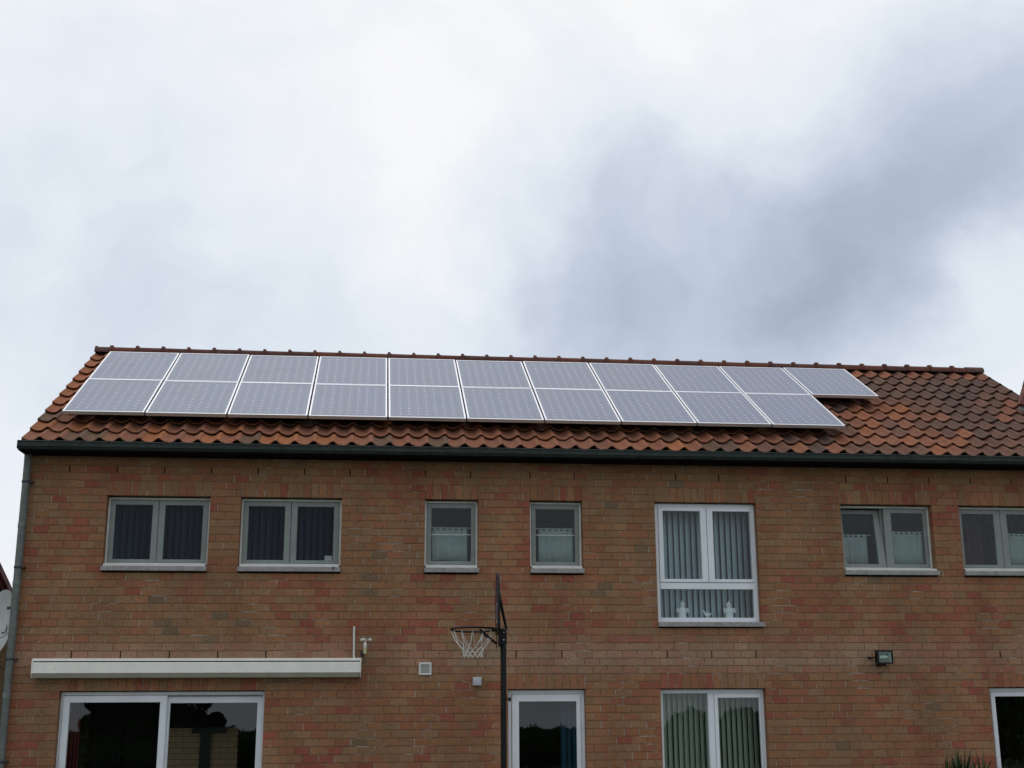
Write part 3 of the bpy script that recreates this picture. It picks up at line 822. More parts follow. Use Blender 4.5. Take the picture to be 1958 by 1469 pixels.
for row in (0, 1):
    for i in range(10 if row == 0 else 11):
        rn = 'lower' if row == 0 else 'upper'
        n = 10 if row == 0 else 11
        if i == 0: lb = f'solar panel at the left end of the {rn} row on the tiled roof'
        elif i == n-1 and row == 1: lb = 'solar panel overhanging alone at the right end of the upper row, tiles below it'
        elif i == n-1: lb = 'solar panel at the right end of the lower row, just above the bare tiles'
        elif i < n/2: lb = f'{ORD[i]} solar panel from the left in the {rn} row on the roof'
        else: lb = f'{ORD[n-1-i]} solar panel from the right in the {rn} row on the roof'
        p = pp(i*PW*KS+.006, row*PH*KS+.003, rng.uniform(-.0015,.0015))
        t = thing('solar_panel', lb, 'solar panel', p, 'solar panels mounted in two rows on the roof')
        t.rotation_euler = (TH+rng.uniform(-.003,.003), rng.uniform(-.0025,.0025), 0)
        link('frame', mf, t); link('cell_sheet', mg, t)
        for yy in (.33, 1.18): link('mounting_rail', mr_, t, (0, yy, 0))

# ------------------------------------------------------------------ windows
def pane(parent, x0, x1, z0, z1, y, m=None, name='pane'):
    m = m or (M_glassg if z1 < 2.3 else M_glass)
    mb = MB(); mb.box(x0, x1, y, y+.006, z0, z1); return hobj(mb, name, m, parent)
def sill(parent, x0, x1, zb, zt=None, m=M_stone):
    mb = MB(); zt = zt or zb+.060
    mb.bevbox(x0, x1, -.055, .099, zb, zt, .004); o = hobj(mb, 'sill', m, parent)
    if zt == zb+.060:
        mb = MB(); mb.box(x0+.022, x1-.022, -.012, .1135, zt+.001, zt+.030); hobj(mb, 'sill_flashing', M_lightframe, parent)
    return o
ZT = zc(-3.5); ZB = zc(-13.5)
SB = ZB+.018      # underside of stone sill
def grey_double(x0, x1, panes, name='window', tilt=False, glass=M_glass):
    """grey coated window, thin pale outer frame and two sashes"""
    mb = MB(); mb.ring(x0-.004, x1+.004, SB+.092, ZT-.006, .026, .026, .022, .026, .1145, .185, .003)
    wn = hobj(mb, name, M_lightframe)
    xm = (panes[0][1]+panes[1][0])/2
    za, zb = SB+.116, ZT-.034
    for n, (a, b) in enumerate(panes):
        L_ = x0+.023 if n == 0 else xm+.002; R_ = xm-.002 if n == 0 else x1-.023
        mb = MB(); mb.ring(L_, R_, za, zb, a-L_, R_-b, 3.903-za, zb-4.606, .126, .18, .006)
        s = hobj(mb, 'sash', M_greyframe, wn)
        mb2 = MB(); mb2.box(a-.006, b+.006, .15, .156, 3.898, 4.611)
        g = hobj(mb2, 'pane', glass, wn)
        if tilt and n == 0:
            piv = Vector((0, .14, za))
            for o in (s, g):
                o.parent = wn
                M_ = Matrix.Translation(piv) @ Matrix.Rotation(R(-7.5), 4, 'X') @ Matrix.Translation(-piv)
                o.data.transform(M_)
    # centre post behind the meeting stiles
    mb = MB(); mb.box(xm-.03, xm+.03, .186, .215, za, zb); hobj(mb, 'mullion', M_greyframe, wn)
    return wn
w1 = grey_double(-.1, 1.2, [(-.014,.458),(.62,1.102)], glass=M_glassd); sill(w1, -.115, 1.205, SB)
w2 = grey_double(1.6, 2.9, [(1.69,2.16),(2.325,2.80)], glass=M_glassd); sill(w2, 1.595, 2.905, SB)
mb = MB(); mb.box(2.695, 2.79, .1475, .1495, 3.905, 3.965); hobj(mb, 'sticker', M_sticker, w2)
mb = MB(); mb.box(2.80, 2.835, -.06, -.0555, SB+.03, SB+.06); hobj(mb, 'sill_stain', M_print, w2)
w6 = grey_double(9.7, 11.0, [(9.79,10.245),(10.463,10.924)], tilt=True); sill(w6, 9.69, 11.02, SB)
w7 = grey_double(11.4, 12.7, [(11.49,11.955),(12.15,12.61)]); sill(w7, 11.39, 12.71, SB)
def grey_single(x0, x1, a, b):
    mb = MB(); mb.ring(x0-.004, x1+.004, SB+.092, ZT-.006, .028, .028, .022, .026, .1145, .185, .003)
    wn = hobj(mb, 'window', M_lightframe)
    za, zb = SB+.116, ZT-.034
    mb = MB(); mb.ring(x0+.026, x1-.026, za, zb, a-x0-.026, x1-.026-b, 3.905-za, zb-4.606, .126, .18, .006); hobj(mb, 'sash', M_greyframe, wn)
    pane(wn, a-.006, b+.006, 3.899, 4.612, .15)
    return wn
w3 = grey_single(4.0, 4.7, 4.088, 4.618); sill(w3, 3.995, 4.712, SB)
w4 = grey_single(5.4, 6.1, 5.488, 6.018); sill(w4, 5.395, 6.112, SB)
# tall pale window: two casements over a fixed light
mb = MB(); zb5 = zc(-20.5)
mb.ring(7.1-.004, 8.5+.004, zb5+.075, ZT-.006, .060, .060, .062, .055, .10, .18, .004)
w5 = hobj(mb, 'window', M_whiteframe)
mb = MB(); mb.bevbox(7.161, 8.449, .102, .18, 3.548, 3.635, .004); hobj(mb, 'transom', M_whiteframe, w5)
for a, b, l_, r_ in ((7.222,7.742,7.158,7.826), (7.916,8.440,7.832,8.452)):
    mb = MB(); mb.ring(l_, r_, 3.638, ZT-.058, a-l_, r_-b, 3.682-3.638, ZT-.058-4.600, .088, .15, .006); hobj(mb, 'sash', M_whiteframe, w5)
    pane(w5, a-.004, b+.004, 3.678, 4.604, .125)
pane(w5, 7.158, 8.446, zb5+.13, 3.546, .14)
sill(w5, 7.092, 8.535, zb5+.012, zb5+.073)

# ground floor: sliding door, glazed door, garden window, right-hand door
ZD = zc(-28.5)
mb = MB(); mb.ring(-.504, 2.004, .021, ZD-.006, .028, .028, .03, .040, .10, .25, .004); d1 = hobj(mb, 'sliding_door', M_whiteframe)
mb = MB(); mb.ring(-.474, .795, .055, ZD-.050, .085, .085, .10, ZD-.05-2.112, .085, .14, .006); s = hobj(mb, 'sliding_leaf', M_whiteframe, d1)
pane(s, -.393, .714, .15, 2.116, .11)
mb = MB(); mb.ring(.74, 1.974, .055, ZD-.062, .085, .066, .10, ZD-.062-2.100, .150, .205, .006); s = hobj(mb, 'sliding_leaf', M_whiteframe, d1)
pane(s, .822, 1.912, .15, 2.104, .175)
mb = MB(); mb.box(.80, 1.972, .105, .149, ZD-.059, ZD-.047); hobj(mb, 'door_track', M_greyframe, d1)
mb = MB(); mb.box(.748, .768, .05, .084, 1.0, 1.2); hobj(mb, 'handle', M_greyplastic, d1)
mb = MB(); mb.ring(5.096, 6.104, .021, ZD-.006, .05, .05, .03, .05, .10, .20, .004); d2_ = hobj(mb, 'door', M_whiteframe)
mb = MB(); mb.ring(5.150, 6.052, .055, ZD-.058, .094, .056, .14, ZD-.058-2.096, .088, .15, .006); s = hobj(mb, 'door_leaf', M_whiteframe, d2_)
pane(s, 5.240, 6.000, .19, 2.099, .12)
mb = MB(); mb.tube([(5.19,.085,1.06),(5.19,.04,1.06),(5.31,.035,1.06)], .009); hobj(mb, 'handle', M_steel, d2_)
mb = MB(); mb.ring(7.096, 8.504, .021, ZD-.006, .046, .046, .03, .050, .10, .20, .004); g2 = hobj(mb, 'window', M_whiteframe)
mb = MB(); mb.bevbox(7.748, 7.83, .102, .19, .052, ZD-.057, .004); hobj(mb, 'mullion', M_whiteframe, g2)
pane(g2, 7.141, 7.747, .05, ZD-.055, .15)
mb = MB(); mb.ring(7.832, 8.456, .055, ZD-.058, .048, .018, .08, ZD-.058-2.130, .088, .15, .006); s = hobj(mb, 'sash', M_whiteframe, g2)
pane(s, 7.876, 8.442, .13, 2.134, .12)
mb = MB(); mb.ring(11.596, 12.604, .021, ZD-.006, .05, .05, .03, .05, .10, .20, .004); d3 = hobj(mb, 'door', M_whiteframe)
mb = MB(); mb.ring(11.650, 12.552, .055, ZD-.058, .062, .062, .12, ZD-.058-2.130, .088, .15, .006); s = hobj(mb, 'door_leaf', M_whiteframe, d3)
pane(s, 11.708, 12.494, .17, 2.134, .12)

# ------------------------------------------------------------------ blinds, curtains, things in the windows
def vblind(x0, x1, z0, z1, y, n, ang, m, label):
    t = thing('vertical_blind', label, 'blind', ((x0+x1)/2, y, z1), 'vertical blinds behind the windows')
    hr = MB(); hr.box(-(x1-x0)/2, (x1-x0)/2, -.02, .02, -.03, .0); link('headrail', hr.mesh('headrail', M_whiteplastic), t)
    sl = MB(); wd = .089; h = z1-z0-.03
    pts = [(-wd/2, 0), (-wd/4, -.005), (0, -.007), (wd/4, -.005), (wd/2, 0)]
    v = [(a, b, -.031) for a, b in pts] + [(a, b, -.031-h) for a, b in pts]
    sl.add(v, [(i, i+1, 6+i, 5+i) for i in range(4)]); me = sl.mesh('slat', m, smooth=True, fix=False)
    p = (x1-x0)/n
    for i in range(n):
        o = link('slat', me, t, (-(x1-x0)/2+p*(i+.5), 0, 0)); o.rotation_euler = (0, 0, R(ang)+rng.uniform(-.07,.07))
    return t
vblind(-.05, 1.15, 3.82, 4.70, .33, 14, 50, M_slatd, 'dark vertical blind behind the leftmost upstairs window')
vblind(1.65, 2.85, 3.82, 4.70, .33, 14, 50, M_slatd, 'dark vertical blind behind the second upstairs window from the left')
vblind(7.11, 8.49, 3.10, 4.70, .40, 17, 33, M_slat, 'pale grey vertical blind behind the tall white upstairs window')
vblind(7.11, 8.49, .06, 2.22, .36, 19, 34, M_slatg, 'greenish vertical blind behind the ground floor garden window')

def net_curtain(x0, x1, zb, zt, label, y=.215, tabs=6):
    t = thing('net_curtain', label, 'curtain', ((x0+x1)/2, y, zt), 'half height net curtains in small upstairs windows')
    wd = x1-x0; n = 48
    cl = MB(); v = []; f = []
    zs_ = [0, -.04, -.12, -(zt-zb)*.6, -(zt-zb)]
    top = -.036
    for j, z in enumerate([top, top-.05, top-.12, -(zt-zb)*.6, -(zt-zb)]):
        for i in range(n+1):
            u = i/n
            v.append((-wd/2+wd*u, .005*math.sin(u*tabs*2*math.pi)*(1 if j else .5) + .005*math.sin(u*37+j), z + (.012*math.sin(u*5) if j == 4 else 0)))
    for j in range(4):
        for i in range(n): f.append((j*(n+1)+i, j*(n+1)+i+1, (j+1)*(n+1)+i+1, (j+1)*(n+1)+i))
    cl.add(v, f); o = link('cloth', cl.mesh('cloth', M_net, smooth=True, fix=False), t)
    md = o.modifiers.new('thickness', 'SOLIDIFY'); md.thickness = .0015
    tb = MB(); tb.box(-.020, .020, -.003, .003, -.042, 0); me = tb.mesh('tab', M_net)
    for k in range(tabs):
        link('tab', me, t, (-wd/2+.035+(wd-.07)*k/(tabs-1), 0, 0))
    rd = MB(); rd.tube([(-wd/2-.06, .006, -.010), (wd/2+.06, .006, -.010)], .0045); link('curtain_rod', rd.mesh('curtain_rod', M_lightframe), t)
    return t
net_curtain(4.105, 4.575, 3.915, 4.365, 'net curtain in the small window nearest above the basketball hoop, left of its board')
net_curtain(5.535, 6.005, 3.90, 4.365, 'net curtain in the small window between the hoop and the tall white window')
net_curtain(9.785, 10.16, 3.88, 4.33, 'net curtain behind the tilted open left sash of the window under the bare tiles', y=.30, tabs=5)
net_curtain(10.48, 10.93, 3.89, 4.365, 'net curtain behind the closed right sash beside the tilted open one', tabs=6)
net_curtain(12.17, 12.62, 3.89, 4.35, 'net curtain in the upstairs window at the right edge', tabs=6)
def glazing_line(p, x0, x1, z):
    mb = MB(); mb.box(x0, x1, .1425, .1485, z-.004, z+.004); hobj(mb, 'glazing_bar', M_lightframe, p)
glazing_line(w3, 4.03, 4.67, 4.257); glazing_line(w4, 5.43, 6.07, 4.262)

def drape(name, x0, x1, z0, z1, y, m, label, folds):
    cl = MB(); n = folds*8; v = []; f = []
    for z in (z1, z0):
        for i in range(n+1):
            u = i/n; v.append((x0+(x1-x0)*u, y+.03*math.sin(u*folds*2*math.pi)+.008*math.sin(u*23), z))
    for i in range(n): f.append((i, i+1, n+2+i, n+1+i))
    cl.add(v, f); o = cl.obj(name, m, smooth=True, fix=False); md = o.modifiers.new('thickness', 'SOLIDIFY'); md.thickness = .003
    return tag(o, label, 'curtain')
drape('red_curtain', -.46, -.30, .05, 2.0, .36, M_red, 'dark red curtain hanging inside the left edge of the sliding door', 4)
drape('blue_curtain', 5.82, 6.09, .05, 2.2, .36, M_blue, 'dark blue curtain inside the right edge of the glazed door', 4)
drape('dark_red_curtain', 11.52, 11.90, 2.70, 4.70, .42, mat('maroon_cloth', (.045,.010,.022), rough=.9), 'dark maroon curtain inside the upstairs window at the right edge', 4)
sh = thing('bookshelf', 'dark shelf unit dimly seen through the left pane of the sliding door', 'shelf', (.25, 2.6, .031))
for x in (-.45, .45):
    q = MB(); q.box(x-.015, x+.015, -.15, .15, 0, 1.75); link('side_panel', q.mesh('side_panel', M_dark), sh)
M_shelf = mat('shelf_wood', (.05,.05,.045), rough=.6)
for z in (.3, .65, 1.0, 1.35, 1.7):
    q = MB(); q.box(-.435, .435, -.15, .15, z, z+.025); link('shelf', q.mesh('shelf', M_shelf), sh)

# china figures on the sill of the tall window
bd = MB(); bd.box(7.12, 8.48, .186, .298, 3.12, 3.145); hobj(bd, 'inner_sill', M_whiteframe, w5)
ZF = 3.146
def fig_bird(x, y, label, s=1.0, flip=1):
    t = thing('china_figure', label, 'figurine', (x, y, ZF))
    b = MB(); b.lathe([(.055,0),(.062,.01),(.060,.03),(.052,.06),(.056,.10),(.060,.13),(.050,.155),(.030,.172),(.022,.185)], (0,0,0), 16, s, s*.75)
    link('body', b.mesh('body', M_porcelain, smooth=True), t)
    h = MB(); h.lathe([(.012,.172),(.028,.182),(.034,.200),(.032,.218),(.020,.234),(.006,.240)], (flip*.006,0,0), 14, s, s*.9)
    h.tube([(flip*.012,0,.23),(flip*.005,0,.25),(-flip*.006,0,.268)], [.012,.008,.002], 6); h.tube([(-flip*.012,0,.228),(-flip*.016,0,.245)], [.009,.002], 6)
    link('head', h.mesh('head', M_porcelain, smooth=True), t)
    for sd_ in (-1, 1):
        a = MB(); a.tube([(sd_*.048,0,.14),(sd_*.072,-.01,.15),(sd_*.080,-.012,.138),(sd_*.062,-.02,.10)], [.016,.015,.013,.010], 8); link('wing', a.mesh('wing', M_porcelain, smooth=True), t)
    return t
fig_bird(7.485, .245, 'tall white china figure at the left behind the lower light of the tall window')
fig_bird(8.135, .245, 'tall white china figure at the right behind the lower light of the tall window', flip=-1)
t = thing('china_figure', 'small white winged china figure between the two taller ones', 'figurine', (7.825, .245, ZF))
b = MB(); b.lathe([(.022,0),(.024,.012),(.012,.03),(.016,.05),(.020,.075),(.012,.09)], (0,0,0), 12); link('body', b.mesh('body', M_porcelain, smooth=True), t)
for sd_ in (-1, 1):
    a = MB(); a.tube([(sd_*.012,0,.06),(sd_*.045,0,.085 if sd_ > 0 else .12),(sd_*.062,0,.09 if sd_ > 0 else .135)], [.014,.012,.003], 8); link('wing', a.mesh('wing', M_porcelain, smooth=True), t)
a = MB(); a.lathe([(.004,.086),(.013,.094),(.013,.106),(.004,.114)], (.006,0,0), 10); link('head', a.mesh('head', M_porcelain, smooth=True), t)

# ------------------------------------------------------------------ awning cassette, pole, wind gauge
aw = thing('awning_cassette', 'closed cream awning cassette fixed to the bricks above the sliding door', 'awning', (1.195, 0, 2.52))
ax = 1.997
q = MB(); q.extrude_x([(-.004,.10),(-.165,.125),(-.195,.112),(-.197,.092),(-.06,.088),(-.004,.06)], -ax, ax); link('top_cover', q.mesh('top_cover', M_awning), aw)
q = MB(); q.extrude_x([(-.03,.087),(-.17,.089),(-.17,.078),(-.03,.07)], -ax+.004, ax-.004); link('slot', q.mesh('slot', M_awndark), aw)
q = MB(); q.extrude_x([(-.02,.068),(-.196,.077),(-.205,.070),(-.206,-.050),(-.200,-.058),(-.02,-.056)], -ax, ax); link('front_rail', q.mesh('front_rail', M_awning), aw)
q = MB(); q.extrude_x([(-.004,.058),(-.019,.058),(-.02,-.058),(-.196,-.060),(-.165,-.108),(-.10,-.116),(-.004,-.11)], -ax+.002, ax-.002); link('back_profile', q.mesh('back_profile', mat('cream_shade_metal', (.40,.38,.30), rough=.5, nscale=5, namt=.1)), aw)
for sx in (-1, 1):
    q = MB(); q.extrude_x([(-.004,.10),(-.165,.127),(-.198,.113),(-.208,.072),(-.208,-.052),(-.165,-.110),(-.10,-.118),(-.004,-.112)], sx*ax-.006+sx*.008, sx*ax+.006+sx*.008); link('end_cap', q.mesh('end_cap', M_awning), aw)
q = MB(); q.tube([(3.112,-.03,2.60),(3.108,-.03,2.8),(3.104,-.03,3.045)], .0145, 10)
tag(q.obj('white_pipe', M_whiteplastic, smooth=True), 'thin white upright pipe rising from the right end of the awning', 'pipe')
an = thing('wind_sensor', 'small white cup wind sensor on a wall bracket right of the white pipe', 'wind sensor', (3.25, 0, 2.70))
q = MB(); q.tube([(-.04,0.002,.0),(-.03,-.06,-.005),(.0,-.12,.0)], .011, 8); q.box(-.055,-.02,-.012,-.0005,-.04,.04); link('bracket', q.mesh('bracket', M_bracket), an)
q = MB(); q.lathe([(.020,0),(.021,.02),(.019,.06),(.021,.075)], (0,-.12,0), 12); link('lower_housing', q.mesh('lower_housing', mat('yellowed_plastic', (.50,.48,.26), rough=.5), smooth=True), an)
q = MB(); q.lathe([(.021,.0755),(.023,.09),(.022,.12),(.014,.14),(.006,.15),(.006,.17)], (0,-.12,0), 12); link('upper_housing', q.mesh('upper_housing', M_whiteplastic, smooth=True), an)
for k in range(3):
    a_ = R(15+120*k); c_ = Vector((.062*math.cos(a_), -.12+.062*math.sin(a_), .175))
    q = MB(); q.tube([(0,-.12,.165), tuple(c_)], .004, 6); q.lathe([(.003,-.02),(.017,-.014),(.022,0),(.017,.014),(.003,.02)], c_, 10); link('cup', q.mesh('cup', M_whiteplastic, smooth=True), an)
q = MB(); q.tube([(3.23,-.10,2.695),(3.25,-.05,2.62),(3.27,-.02,2.60),(3.205,-.03,2.585)], .004, 6)
q.v = [(a-3.25, b, c-2.70) for a, b, c in q.v]; link('cable', q.mesh('cable', M_bracket), an)

# vent cover and junction box
vt = thing('wall_vent', 'square white louvred vent cover on the bricks left of the hoop', 'vent', (4.022, 0, 2.512))
q = MB(); q.ring(-.082,.082,-.080,.080,.027,.027,.027,.027,-.028,-.0025,.006); link('cover_frame', q.mesh('cover_frame', M_whiteplastic), vt)
q = MB(); q.box(-.061,.061,-.008,-.003,-.059,.059); link('backing', q.mesh('backing', M_ventgrey), vt)
q = MB(); q.add([(-.060,-.022,-.004),(.060,-.022,-.004),(.060,-.009,.007),(-.060,-.009,.007),(-.060,-.022,-.006),(.060,-.022,-.006),(.060,-.009,.005),(-.060,-.009,.005)],[(0,1,2,3),(7,6,5,4),(0,4,5,1),(1,5,6,2),(2,6,7,3),(3,7,4,0)])
ml = q.mesh('louvre', M_ventgrey)
for k in range(8): link('louvre', ml, vt, (0, 0, -.052+k*.0148))
jb = thing('junction_box', 'small pale grey plastic box on the bricks between vent and hoop pole', 'junction box', (4.69, 0, 2.353))
q = MB(); q.bevbox(-.057,.057,-.05,-.0025,-.055,.055,.006); link('base', q.mesh('base', M_greyplastic, smooth=True), jb)
q = MB(); q.bevbox(-.053,.053,-.062,-.0505,-.051,.051,.005); link('lid', q.mesh('lid', M_greyplastic, smooth=True), jb)

# flood light
fl = thing('flood_light', 'black floodlight with a glass front on the bricks at the right', 'floodlight', (10.088, 0, 2.645))
q = MB(); q.ring(-.108,.108,-.086,.086,.020,.020,.016,.016,-.22,-.13,.005)
q.add([(-.10,-.135,-.08),(.10,-.135,-.08),(.10,-.135,.08),(-.10,-.135,.08),(-.06,-.06,-.05),(.06,-.06,-.05),(.06,-.06,.05),(-.06,-.06,.05)],[(7,6,5,4),(0,4,5,1),(1,5,6,2),(2,6,7,3),(3,7,4,0)])
link('housing', q.mesh('housing', M_black), fl)
M_refl = mat('lamp_reflector', (.16,.20,.175), rough=.22, metal=.9, nscale=25, namt=.6)
q = MB(); q.add([(-.088,-.20,-.070),(.088,-.20,-.070),(.088,-.20,.070),(-.088,-.20,.070),(-.045,-.15,-.02),(.045,-.15,-.02),(.045,-.15,.03),(-.045,-.15,.03)],[(4,5,6,7),(0,1,5,4),(1,2,6,5),(2,3,7,6),(3,0,4,7)]); link('reflector', q.mesh('reflector', M_refl), fl)
q = MB(); q.tube([(-.055,-.175,.0),(.055,-.175,.0)], .008, 8); link('bulb', q.mesh('bulb', mat('frosted_tube', (.8,.82,.78), rough=.3)), fl)
q = MB(); q.box(-.0879,.0879,-.212,-.207,-.0699,.0699); link('lens', q.mesh('lens', M_lens), fl)
q = MB(); q.box(-.128,-.110,-.15,-.0025,-.012,.004); q.box(-.05,.04,-.12,-.0025,-.115,-.088); q.box(-.16,-.10,-.02,-.0022,-.015,.006); link('bracket', q.mesh('bracket', M_black), fl)
q = MB(); q.tube([(.05,-.10,-.09),(.058,-.08,-.125),(.048,-.04,-.17),(.015,-.014,-.20),(-.012,-.012,-.21),(-.022,-.014,-.185)], .0045, 6); link('cable', q.mesh('cable', M_bracket, smooth=True), fl)

# ------------------------------------------------------------------ basketball hoop
hp = thing('basketball_hoop', 'black basketball hoop on a dark pole with backboard seen edge on', 'basketball hoop', (4.675, -3.5, 0))
hp.rotation_euler = (0, 0, R(-3.6))
q = MB(); q.tube([(0,0,.06),(0,0,2.80)], .0305, 16); link('pole', q.mesh('pole', M_black, smooth=True), hp)
q = MB(); q.lathe([(.035,2.80),(.036,2.81),(.036,2.835),(.02,2.845)], (0,0,0), 14); link('pole_cap', q.mesh('pole_cap', M_black, smooth=True), hp)
q = MB(); q.bevbox(-.25,.75,-.38,.38,0.001,.16,.03); link('base', q.mesh('base', M_black, smooth=True), hp)
# backboard plane x = -.052, 0.8 m wide along y, .60 tall, corners clipped
def poly_prism(mb, yz, x0, x1):
    n = len(yz); v = [(x0,a,b) for a, b in yz]+[(x1,a,b) for a, b in yz]
    mb.add(v, [tuple(range(n))[::-1], tuple(range(n,2*n))]+[(i,(i+1)%n,n+(i+1)%n,n+i) for i in range(n)])
q = MB(); poly_prism(q, [(-.40,2.80),(.40,2.80),(.42,2.84),(.42,3.14),(.30,3.36),(.24,3.385),(-.24,3.385),(-.30,3.36),(-.42,3.14),(-.42,2.84)], -.066, -.052)
bb = link('backboard', q.mesh('backboard', M_blackplastic), hp)
q = MB()
yz = [(-.40,2.80),(.40,2.80),(.42,2.84),(.42,3.14),(.30,3.36),(.24,3.385),(-.24,3.385),(-.30,3.36),(-.42,3.14),(-.42,2.84)]
loop = [(-.058, a, b) for a, b in yz]; q.tube(loop+[loop[0]], .011, 8); link('rim_trim', q.mesh('rim_trim', M_black, smooth=True), bb)
q = MB(); q.ring(-.13,.13,0,.2,.02,.02,.02,.02,0,.002,.0005)
q.v = [(-.0665-b, a, 2.90+c) for a, b, c in q.v]; link('target_square', q.mesh('target_square', mat('grey_print', (.35,.33,.36), rough=.6)), bb)
for sy in (-1, 1):
    q = MB(); q.tube([(-.045, sy*.10, 3.20),(.03, sy*.036, 2.84)], .011, 8); link('brace', q.mesh('brace', M_black, smooth=True), hp)
q = MB(); q.box(-.0515,-.031,-.06,.06,2.66,2.86); q.box(-.031,.034,-.034,.034,2.69,2.825); link('mount_bracket', q.mesh('mount_bracket', M_black), hp)
q = MB(); q.lathe([(.008,-.004),(.008,.004)], (0,0,0), 8); mbolt = q.mesh('bolt', M_steel)
for z, x in ((2.81,.034),(2.73,.002),(2.805,.002)): link('bolt', mbolt, hp, (x,-.037,z))
RC = Vector((-.315, 0, 2.835)); RR = .225
q = MB(); q.tube([(RC.x+RR*math.cos(t*math.pi/16), RR*math.sin(t*math.pi/16), RC.z) for t in range(33)], .0095, 8, cap=False); rim = link('rim', q.mesh('rim', M_black, smooth=True), hp)
for sy in (-1, 1):
    q = MB(); q.tube([(RC.x+RR*.30, sy*RR*.95, RC.z-.008),(-.066, sy*.06, 2.69)], .009, 8); link('strut', q.mesh('strut', M_black, smooth=True), rim)
q = MB(); q.box(-.115,-.0665,-.07,.07,2.815,2.845); q.box(-.0720,-.0668,-.05,.05,2.64,2.83); link('rim_plate', q.mesh('rim_plate', M_black), rim)
RT = R(-3.2)
# net: 12 loops, long strands then criss-crossing diamonds
q = MB(); NS = 12; rad = [(.218,0),(.178,.10),(.128,.165),(.108,.20),(.10,.235),(.098,.27)]
def npnt(k, lv):
    a = 2*math.pi*k/NS; r_, z = rad[lv]; jx = .006*math.sin(k*12.9+lv*7.1)
    return (RC.x+(r_+jx)*math.cos(a), (r_+jx)*math.sin(a), RC.z-.008-z+.008*math.sin(k*5.3+lv*3))
for k in range(NS):
    q.tube([npnt(k,0), npnt(k+.12,1), npnt(k+.5,2)], .0034, 5); q.tube([npnt(k,0), npnt(k-.12,1), npnt(k-.5,2)], .0034, 5) if k % 2 == 0 else None
    for lv in (2, 3, 4):
        o_ = .5 if lv % 2 == 0 else 0
        q.tube([npnt(k+o_, lv), npnt(k+o_+.5, lv+1)], .0032, 5); q.tube([npnt(k+o_, lv), npnt(k+o_-.5, lv+1)], .0032, 5)
link('net', q.mesh('net', M_netcord), rim)
# the rim sits a little out of level on its pole
rim.data.transform(Matrix.Translation(RC) @ Matrix.Rotation(RT, 4, 'X') @ Matrix.Translation(-RC))
# small knob on the pole at hinge height
q = MB(); q.tube([(.03,0,2.142),(.052,0,2.142)], .008, 8); q.tube([(.052,0,2.142),(.075,0,2.142)], [.026,.020], 10); link('knob', q.mesh('knob', M_black, smooth=True), hp)

# ------------------------------------------------------------------ satellite dish at the left corner
ds = thing('satellite_dish', 'pale grey satellite dish half hidden behind the downpipe at the left edge', 'satellite dish', (-1.39, .30, 3.11))
ds.rotation_euler = (R(-6), 0, R(-48))
AW, AH, DEP = .37, .415, .075
v = []; f = []; NRg, NSg = 10, 36
def dshape(r_, a): return (AW*r_*math.cos(a), -DEP*r_*r_+DEP, AH*r_*math.sin(a))
def dish_pt(x, z):
    r2 = (x/AW)**2+(z/AH)**2; return (x, DEP-DEP*r2-.003, z)
for sgn, off in ((0,0),(1,.004)):
    for i in range(NRg+1):
        for k in range(NSg):
            a = 2*math.pi*k/NSg; p = dshape(i/NRg, a); v.append((p[0], p[1]+off, p[2]))
q = MB()
nS = NSg; half = (NRg+1)*nS
for i in range(NRg):
    for k in range(nS):
        j = (k+1) % nS
        f.append((i*nS+k, i*nS+j, (i+1)*nS+j, (i+1)*nS+k)); f.append((half+i*nS+k, half+(i+1)*nS+k, half+(i+1)*nS+j, half+i*nS+j))
for k in range(nS):
    j = (k+1) % nS; f.append((NRg*nS+k, NRg*nS+j, half+NRg*nS+j, half+NRg*nS+k))
q.add(v, f); link('reflector', q.mesh('reflector', M_dish, smooth=True, fix=False), ds)
def dish_print(name, pts_faces, parent):
    vs_, fs_ = pts_faces
    mb = MB(); mb.add([dish_pt(x, z) for x, z in vs_], fs_); return link(name, mb.mesh(name, M_print, fix=False), parent)
def stroke(p, wd):
    """flat stroke along a polyline in dish-face coordinates"""
    vs_ = []; fs_ = []
    for i, (x, z) in enumerate(p):
        a = Vector(p[max(i-1,0)]); b = Vector(p[min(i+1,len(p)-1)]); t = (b-a).normalized(); n_ = Vector((-t.y, t.x))*wd/2
        vs_ += [(x+n_.x, z+n_.y), (x-n_.x, z-n_.y)]
    for i in range(len(p)-1): fs_.append((2*i, 2*i+1, 2*i+3, 2*i+2))
    return vs_, fs_
def letters(strokes, name):
    V = []; F = []
    for p, wd in strokes:
        a, b = stroke(p, wd); F += [tuple(i+len(V) for i in q_) for q_ in b]; V += a
    dish_print(name, (V, F), ds)
LX = .09
letters([([(LX+.0,-.135),(LX+.0,-.02)], .018), ([(LX+.06,-.055),(LX+.01,-.09)], .016), ([(LX+.015,-.088),(LX+.065,-.135)], .016)], 'lettering')
letters([([(LX-.10,-.128),(LX-.03,-.124)], .022)], 'lettering')
letters([([(LX-.26,-.205),(LX-.16,-.20),(LX-.06,-.185),(LX+.04,-.16),(LX+.11,-.135)], .010)], 'printed_swoosh')
letters([([(.02,.185),(.13,.185)], .035)], 'printed_mark')
q = MB(); q.tube([(.0,.085,-.02),(.06,.22,-.06),(.22,.20,-.06)], .02, 10); link('mount_arm', q.mesh('mount_arm', M_bracket, smooth=True), ds)
q = MB(); q.tube([(0,-.0,-.42),(0,-.25,-.36),(0,-.42,-.22)], .012, 8); q.lathe([(.03,-.05),(.035,0),(.028,.05)], (0,-.44,-.18), 12); link('feed_arm', q.mesh('feed_arm', M_greyplastic, smooth=True), ds)
q = MB(); q.tube([(.0,-.1,-.41),(.06,.0,-.50),(.14,.06,-.56),(.24,.10,-.60)], .006, 6); link('cable', q.mesh('cable', M_black, smooth=True), ds)

